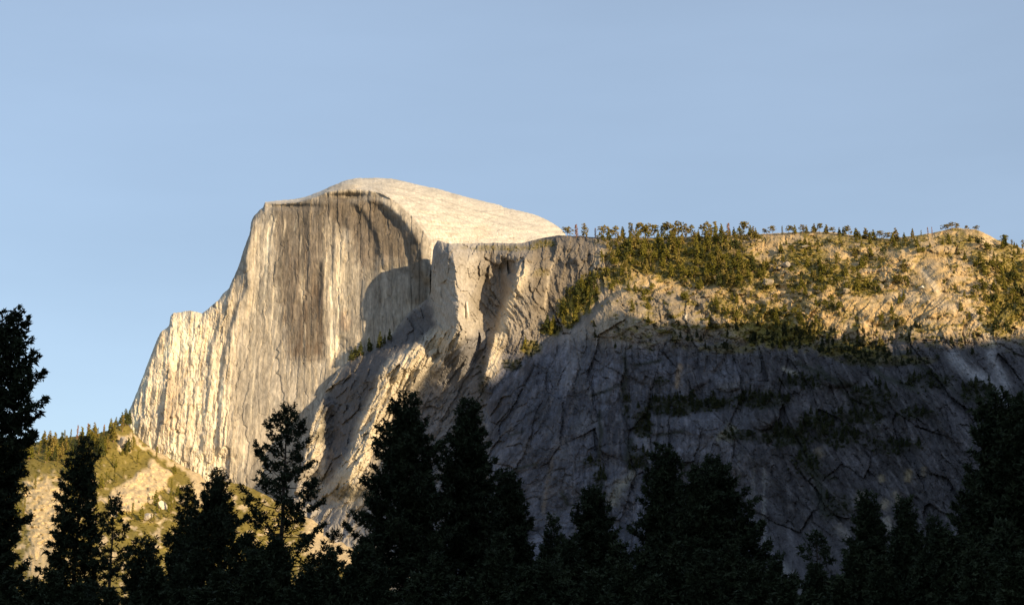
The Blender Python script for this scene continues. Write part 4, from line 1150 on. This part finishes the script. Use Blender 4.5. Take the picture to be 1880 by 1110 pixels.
# ------------------------------------------------------------------ boulders
def boulder(x, y, sheetname, w, h, label, colr, seed):
    p = surf(sheetname, np.array([x], float), np.array([y], float))[0]
    m = p[1] / F
    r = np.random.default_rng(seed)
    nu, nv = 22, 13
    V = []
    for i in range(nv):
        th = math.pi * i / (nv - 1)
        for j in range(nu):
            ph = 2 * math.pi * j / nu
            d = np.array([math.sin(th) * math.cos(ph), math.sin(th) * math.sin(ph), math.cos(th)])
            V.append(d)
    V = np.array(V)
    planes = r.normal(size=(16, 3)); planes /= np.linalg.norm(planes, axis=1)[:, None]
    for pl in planes:
        e = V @ pl - r.uniform(.42, .72)
        V = V - np.maximum(e, 0)[:, None] * pl
    V += .05 * np.stack([fbm(V[:, 0] * 3 + k, V[:, 2] * 3 + V[:, 1] * 2, 3, seed) for k in range(3)], -1)
    V *= np.array([w / 2 * m, max(w, h) / 2 * m, h / 2 * m * 1.1]) * 1.12
    idx = np.arange(nu * nv).reshape(nv, nu)
    nx = np.roll(idx, -1, 1)
    q = np.stack([idx[:-1], idx[1:], nx[1:], nx[:-1]], -1).reshape(-1, 4)
    o = link('boulder', mesh_from('boulder', V, q, [M_boulder], smooth=False, colors=np.zeros((len(V), 3)) + colr), label=label, cat='boulder')
    o.location = (float(p[0]), float(p[1]) - 0.25 * w * m, float(p[2]) + h * m * .12)


pale = (0.36, 0.30, 0.21)
boulder(1408, 522, 'rocky_massif', 34, 15, 'long pale boulder at the foot of the sunlit grove', pale, 1)
boulder(1553, 535, 'rocky_massif', 17, 13, 'rounded pale boulder in the green brush above the smooth slab', pale, 2)
boulder(1690, 529, 'rocky_massif', 15, 7, 'small bright white rock on the smooth sunlit slab', (.62, .6, .55), 3)
boulder(299, 932, 'brushy_slope', 17, 24, 'tall white boulder standing in the brush of the left slope', (.55, .49, .4), 4)
boulder(268, 952, 'brushy_slope', 24, 14, 'blocky pale boulder left of the tall white one', (.5, .44, .36), 5)
boulder(228, 815, 'brushy_slope', 26, 26, 'big tan boulder below the left foot of the dome', (.42, .36, .28), 6)
boulder(276, 922, 'brushy_slope', 13, 10, 'small boulder at the lower edge of the pale crag', pale, 7)
boulder(335, 925, 'brushy_slope', 22, 12, 'low boulder beside the tall pine on the left slope', pale, 8)
boulder(1478, 455, 'rocky_massif', 14, 9, 'rough boulder just below the ridge top', pale, 9)
boulder(1445, 489, 'rocky_massif', 16, 14, 'grey boulder leaning right of the sunlit grove', (.36, .31, .25), 10)
boulder(1617, 530, 'rocky_massif', 14, 12, 'pale upright boulder at the right edge of the green brush', pale, 11)
boulder(857, 578, 'rocky_massif', 12, 36, 'bright blade of rock catching the sun under the shaded column', (.58, .54, .46), 12)


# ------------------------------------------------------------------ foreground conifers
def tree_mesh(H, prof, seed, dens=1.0, lift=.25, openness=0.0, lean=0.0, tuft=0.32, zlow=None):
    """prof: (metres below the tip, crown radius) pairs"""
    r = np.random.default_rng(seed)
    P = np.array(prof, float)
    zlow = zlow if zlow is not None else max(1.5, H - P[-1, 0])
    rad = lambda z: np.interp(H - z, P[:, 0], P[:, 1])
    # trunk
    nz, ns = 16, 8
    zz = np.linspace(-.4, H, nz)
    r0 = .011 * H + .06
    wob = np.cumsum(r.normal(0, .035, (nz, 2)), 0)
    wob -= wob[0]
    tr = np.maximum(r0 * (1 - zz / H) ** .85, .02)
    TV = np.stack([np.stack([wob[:, 0] + tr * math.cos(2 * math.pi * k / ns), wob[:, 1] + tr * math.sin(2 * math.pi * k / ns), zz], -1) for k in range(ns)], 1)
    idx = np.arange(nz * ns).reshape(nz, ns)
    nx = np.roll(idx, -1, 1)
    TQ = np.stack([idx[:-1], nx[:-1], nx[1:], idx[1:]], -1).reshape(-1, 4)
    TT = np.concatenate([TQ[:, [0, 1, 2]], TQ[:, [0, 2, 3]]])
    TV = TV.reshape(-1, 3)
    # limbs
    LV, LT = [TV], [TT]
    off = len(TV)
    tc, td, ts = [], [], []
    z = zlow
    az = r.uniform(0, 6.28)
    while z < H - .25:
        R = float(rad(z))
        step = (.085 + .017 * R) / dens
        z += step * r.uniform(.6, 1.5)
        if z > H - .2:
            break
        if openness and r.uniform() < openness * .6 and z < H - 1:
            continue
        az += 2.4 + r.normal(0, .5)
        L = R * r.choice([.55, .8, .95, 1.05, 1.15], p=[.12, .2, .38, .22, .08]) * r.uniform(.88, 1.08) + .12
        f = (H - z) / H
        up = lift + .55 * math.exp(-f * 9) - .35 * f + r.normal(0, .08)
        n = max(4, int(L / .32))
        t = np.linspace(0, 1, n + 1)
        curve = r.uniform(.05, .28)
        dx, dy = math.cos(az), math.sin(az)
        wx = np.interp(z, zz, wob[:, 0]); wy = np.interp(z, zz, wob[:, 1])
        side = np.array([-dy, dx])
        sway = r.normal(0, .12) * L
        bx = wx + dx * L * t + side[0] * sway * t ** 2
        by = wy + dy * L * t + side[1] * sway * t ** 2
        bz = z + L * (up * t - .18 * np.sin(t * math.pi) * .5 + curve * t ** 2.5)
        br = (.016 + .012 * L) * (1 - t) + .008
        pts = np.stack([bx, by, bz], -1)
        ring = np.stack([np.stack([bx + br * side[0] * math.cos(a), by + br * side[1] * math.cos(a), bz + br * math.sin(a)], -1) for a in (0.5, 2.6, 4.7)], 1)
        id2 = np.arange((n + 1) * 3).reshape(n + 1, 3) + off
        n2 = np.roll(id2, -1, 1)
        q2 = np.stack([id2[:-1], n2[:-1], n2[1:], id2[1:]], -1).reshape(-1, 4)
        LV.append(ring.reshape(-1, 3)); LT.append(np.concatenate([q2[:, [0, 1, 2]], q2[:, [0, 2, 3]]])); off += (n + 1) * 3
        # twigs and tufts
        start = .12 if openness < .3 else .3
        m = int(L * 12.5 * (1 - .45 * openness)) + 2
        tt = start + (1 - start) * np.sqrt(r.uniform(0, 1, m))
        tt[0] = 1
        base = np.stack([np.interp(tt, t, pts[:, k]) for k in range(3)], -1)
        s = r.choice([-1, 1], m) * r.uniform(.1, 1, m) * (.14 + .30 * L * (1 - tt) + .06 * L)
        fw = np.abs(s) * r.uniform(.2, .8, m)
        c = base + np.stack([side[0] * s + dx * fw, side[1] * s + dy * fw, r.normal(.06, .09, m) + .12 * np.abs(s)], -1)
        d = np.stack([side[0] * np.sign(s) * .6 + dx, side[1] * np.sign(s) * .6 + dy, r.uniform(.2, .9, m)], -1)
        tc.append(c); td.append(d); ts.append(np.full(m, tuft * (.72 + .28 * min(1, L / 1.5))))
    c, d, s = np.concatenate(tc), np.concatenate(td), np.concatenate(ts)
    # shaded inner foliage between the boughs
    ni = int(2600 * max(0, 1 - 3.2 * openness))
    zi = zlow + (H - zlow - .6) * r.uniform(0, 1, ni) ** 1.25
    ri = np.interp(H - zi, P[:, 0], P[:, 1]) * np.sqrt(r.uniform(0, 1, ni)) * .74
    ai = r.uniform(0, 6.28, ni)
    ci = np.stack([np.interp(zi, zz, wob[:, 0]) + ri * np.cos(ai), np.interp(zi, zz, wob[:, 1]) + ri * np.sin(ai), zi], -1)
    c = np.concatenate([c, ci]); d = np.concatenate([d, np.stack([np.cos(ai), np.sin(ai), 0 * ai + .3], -1)]); s = np.concatenate([s, tuft * 1.5 * np.clip(np.interp(H - zi, P[:, 0], P[:, 1]) / 1.6, .25, 1)])
    top = np.stack([wob[-1, 0] + r.normal(0, .05, 14), wob[-1, 1] + r.normal(0, .05, 14), H - r.uniform(0, 1.0, 14)], -1)
    c = np.concatenate([c, top]); d = np.concatenate([d, np.tile([0, 0, 1.0], (14, 1))]); s = np.concatenate([s, np.full(14, tuft * .55)])
    d /= np.linalg.norm(d, axis=1)[:, None]
    nn = 7
    C = np.repeat(c, nn, 0); D = np.repeat(d, nn, 0); SZ = np.repeat(s * r.uniform(.7, 1.2, len(s)), nn)[:, None]
    v = D * .55 + r.normal(0, .62, D.shape); v /= np.linalg.norm(v, axis=1)[:, None]
    w = np.cross(v, r.normal(size=v.shape)); w /= np.linalg.norm(w, axis=1)[:, None]
    o = C + r.normal(0, .07, C.shape)
    NV = np.stack([o - w * SZ * .23, o + w * SZ * .23, o + v * SZ * r.uniform(.6, 1.1, SZ.shape)], 1).reshape(-1, 3)
    NT = np.arange(len(NV)).reshape(-1, 3)
    return (np.concatenate(LV), np.concatenate(LT)), (NV, NT)


NTRI = 0


def conifer(px, py, D, prof_px, seed, label, name='pine_tree', group='dark conifers in the foreground', **kw):
    """px, py: where the tip stands in the photo; D metres away; prof_px: (pixels below tip, half-width in pixels)"""
    global NTRI
    x, y, z = (float(v) for v in world_pt(px, py, D))
    m = D / F
    prof = [(a * m, b * m) for a, b in prof_px]
    (LV, LT), (NV, NT) = tree_mesh(z - .42, prof, seed, **kw)
    root = bpy.data.objects.new(name, None)
    COL.objects.link(root)
    root.location = (x, y, 0)
    tag(root, label, 'tree', group)
    link('trunk', mesh_from('trunk', LV, LT, [M_bark]), root)
    link('crown', mesh_from('crown', NV, NT, [M_needle]), root)
    NTRI += len(LT) + len(NT)
    return root


A = conifer
A(4, 576, 92, [(0, 6), (20, 32), (50, 44), (75, 62), (110, 78), (160, 88), (210, 92), (250, 88), (300, 66), (400, 62), (560, 70)], 101, 'tallest dark pine cut by the left edge of the photo', openness=.12, lift=.35, tuft=.36, dens=1.1)
A(155, 793, 120, [(0, 2), (25, 10), (60, 28), (100, 36), (150, 42), (200, 48), (260, 62), (400, 75)], 102, 'narrow dark conifer over the sunlit slope, right of the tall left-edge pine', openness=.14)
A(216, 903, 110, [(0, 2), (30, 9), (60, 20), (100, 32), (160, 46), (260, 55)], 103, 'thin spindly conifer low at the left with light showing through', openness=.6)
A(262, 982, 105, [(0, 6), (20, 18), (50, 26), (90, 34), (200, 44)], 104, 'short bushy conifer low in front of the brushy slope', openness=.2)
A(347, 884, 125, [(0, 3), (25, 12), (60, 18), (100, 30), (200, 52)], 105, 'small conifer half hidden at the left shoulder of the broad dark fir', openness=.2)
A(400, 852, 115, [(0, 2), (20, 8), (45, 20), (90, 36), (130, 62), (170, 88), (230, 112), (330, 125)], 106, 'broad dark conifer with a thin spire below the foot of the dome', openness=.05)
A(528, 736, 100, [(0, 3), (25, 14), (50, 30), (80, 40), (110, 46), (150, 60), (185, 70), (230, 72), (270, 78), (320, 96), (380, 108), (480, 110)], 107, 'open-branched dark pine with its trunk showing in front of the dome', openness=.34, lift=.3, tuft=.31, dens=1.1)
A(612, 962, 105, [(0, 3), (30, 14), (70, 24), (120, 40), (220, 45)], 108, 'small dark conifer at the lower right of the open-branched pine', openness=.4)
A(747, 722, 100, [(0, 8), (15, 16), (35, 26), (60, 40), (100, 56), (140, 66), (190, 74), (240, 86), (300, 104), (400, 118), (500, 120)], 109, 'broad dense dark fir standing in front of the sunlit rib', openness=0, dens=1.3)
A(857, 726, 106, [(0, 3), (20, 12), (50, 22), (90, 36), (140, 48), (190, 58), (240, 68), (300, 78), (480, 92)], 110, 'tall pointed dark fir right of the broad dense fir', openness=0, dens=1.3)
A(936, 857, 112, [(0, 5), (25, 18), (60, 32), (110, 44), (160, 58), (300, 72)], 111, 'dark fir leaning against the right side of the tall pointed fir', openness=0, dens=1.3)
A(1016, 938, 120, [(0, 3), (25, 9), (50, 18), (90, 24), (140, 42), (250, 55)], 112, 'small slim conifer in the gap before the shaded wall', openness=.2)
A(1089, 888, 110, [(0, 7), (20, 16), (50, 28), (80, 36), (130, 54), (180, 68), (300, 80)], 113, 'solid dark fir alone before the pale scar of the shaded wall', openness=0, dens=1.3)
A(1223, 812, 104, [(0, 5), (20, 15), (50, 26), (90, 38), (140, 50), (200, 58), (300, 78), (400, 90)], 114, 'dark fir left of the widest fir', openness=0, dens=1.3)
A(1311, 828, 100, [(0, 3), (25, 12), (50, 32), (80, 56), (120, 80), (160, 98), (210, 118), (270, 142), (400, 155)], 115, 'widest dark fir, spreading to the right below the shaded wall', openness=0, dens=1.3)
A(1286, 850, 98, [(0, 6), (15, 16), (50, 26), (100, 40), (300, 60)], 116, 'dark fir tip pressed against the left of the widest fir', openness=0, dens=1.3)
A(1505, 968, 96, [(0, 4), (30, 14), (60, 30), (100, 42), (200, 48)], 117, 'sparse pine low before pale rubble with gaps in its crown', openness=.55)
A(1591, 893, 108, [(0, 3), (20, 12), (60, 24), (100, 34), (160, 50), (300, 64)], 118, 'pointed dark fir before the ochre scars, left of a twin', openness=.05)
A(1661, 903, 110, [(0, 3), (20, 10), (60, 22), (100, 32), (150, 46), (300, 56)], 119, 'pointed dark fir before the ochre scars, right one of the pair', openness=.1)
A(1716, 938, 112, [(0, 2), (30, 10), (70, 20), (120, 34), (250, 44)], 120, 'slim dark fir between the pair and the big right-hand trees', openness=.1)
A(1832, 724, 84, [(0, 10), (20, 30), (60, 44), (120, 56), (200, 70), (300, 90), (500, 105)], 121, 'largest dark tree mass at the right edge of the photo', openness=0, tuft=.36, dens=1.2)
A(1888, 735, 80, [(0, 10), (20, 26), (60, 50), (150, 64), (300, 90), (500, 100)], 122, 'dark fir cut off by the right edge of the photo', openness=0, tuft=.36, dens=1.2)
A(1788, 862, 90, [(0, 6), (25, 18), (60, 32), (120, 50), (200, 66), (300, 80)], 123, 'dark fir in front of the left side of the largest right-hand tree', openness=0, dens=1.3)
A(1012, 1018, 84, [(0, 6), (30, 26), (80, 50), (200, 70)], 124, 'low wide fir at the bottom beneath the small slim conifer', openness=0, dens=1.3)
FILL = [(60, 1065, 70), (140, 1072, 76), (200, 1078, 82), (330, 1040, 84), (470, 1010, 78), (560, 1040, 72), (660, 1000, 86), (700, 1040, 74), (800, 1020, 80), (900, 1010, 82), (960, 1040, 74), (1150, 1035, 76), (1200, 1060, 70),
        (1290, 1010, 80), (1380, 1040, 76), (1450, 1065, 70), (1540, 1060, 72), (1620, 1025, 80), (1700, 1010, 84), (1750, 985, 82), (1840, 960, 70), (100, 1050, 88), (505, 985, 90), (610, 1015, 88), (765, 1055, 68), (925, 985, 92), (1045, 990, 90), (1130, 1000, 88), (1180, 1005, 84), (1245, 1000, 86), (1345, 1000, 84), (1420, 1030, 82), (1500, 1035, 84), (1575, 1000, 86), (1660, 985, 88), (1720, 970, 90), (1790, 1000, 64), (1860, 1020, 60), (290, 1040, 78), (365, 1080, 66), (1490, 1085, 62), (400, 1050, 70), (860, 1060, 66), (1080, 1050, 70), (20, 1050, 60)]
proto = []
for i in range(4):
    (LV, LT), (NV, NT) = tree_mesh(9.0, [(0, .06), (1.2, .42), (3, 1.15), (6, 2.1), (9, 2.7)], 300 + i, dens=1.0, tuft=.42)
    proto.append((mesh_from('trunk', LV, LT, [M_bark]), mesh_from('crown', NV, NT, [M_needle])))
    NTRI += len(LT) + len(NT)
for i, (x, y, D) in enumerate(FILL):
    X, Yd, z = (float(v) for v in world_pt(x, y, D))
    o = bpy.data.objects.new('young_fir', None)
    COL.objects.link(o)
    o.location = (X, Yd, 0)
    s = z / 9.0
    wd = max(s, .75)
    o.scale = (wd, wd, s)
    o.rotation_euler = (0, 0, i * 1.7)
    tag(o, f'low dark young fir in the bottom row of trees, {ordn[sorted(f[0] for f in FILL).index(x)]} from the left', 'tree', 'young firs along the bottom')
    link('trunk', proto[i % 4][0], o)
    link('crown', proto[i % 4][1], o)
print('TREE TRIS', NTRI)
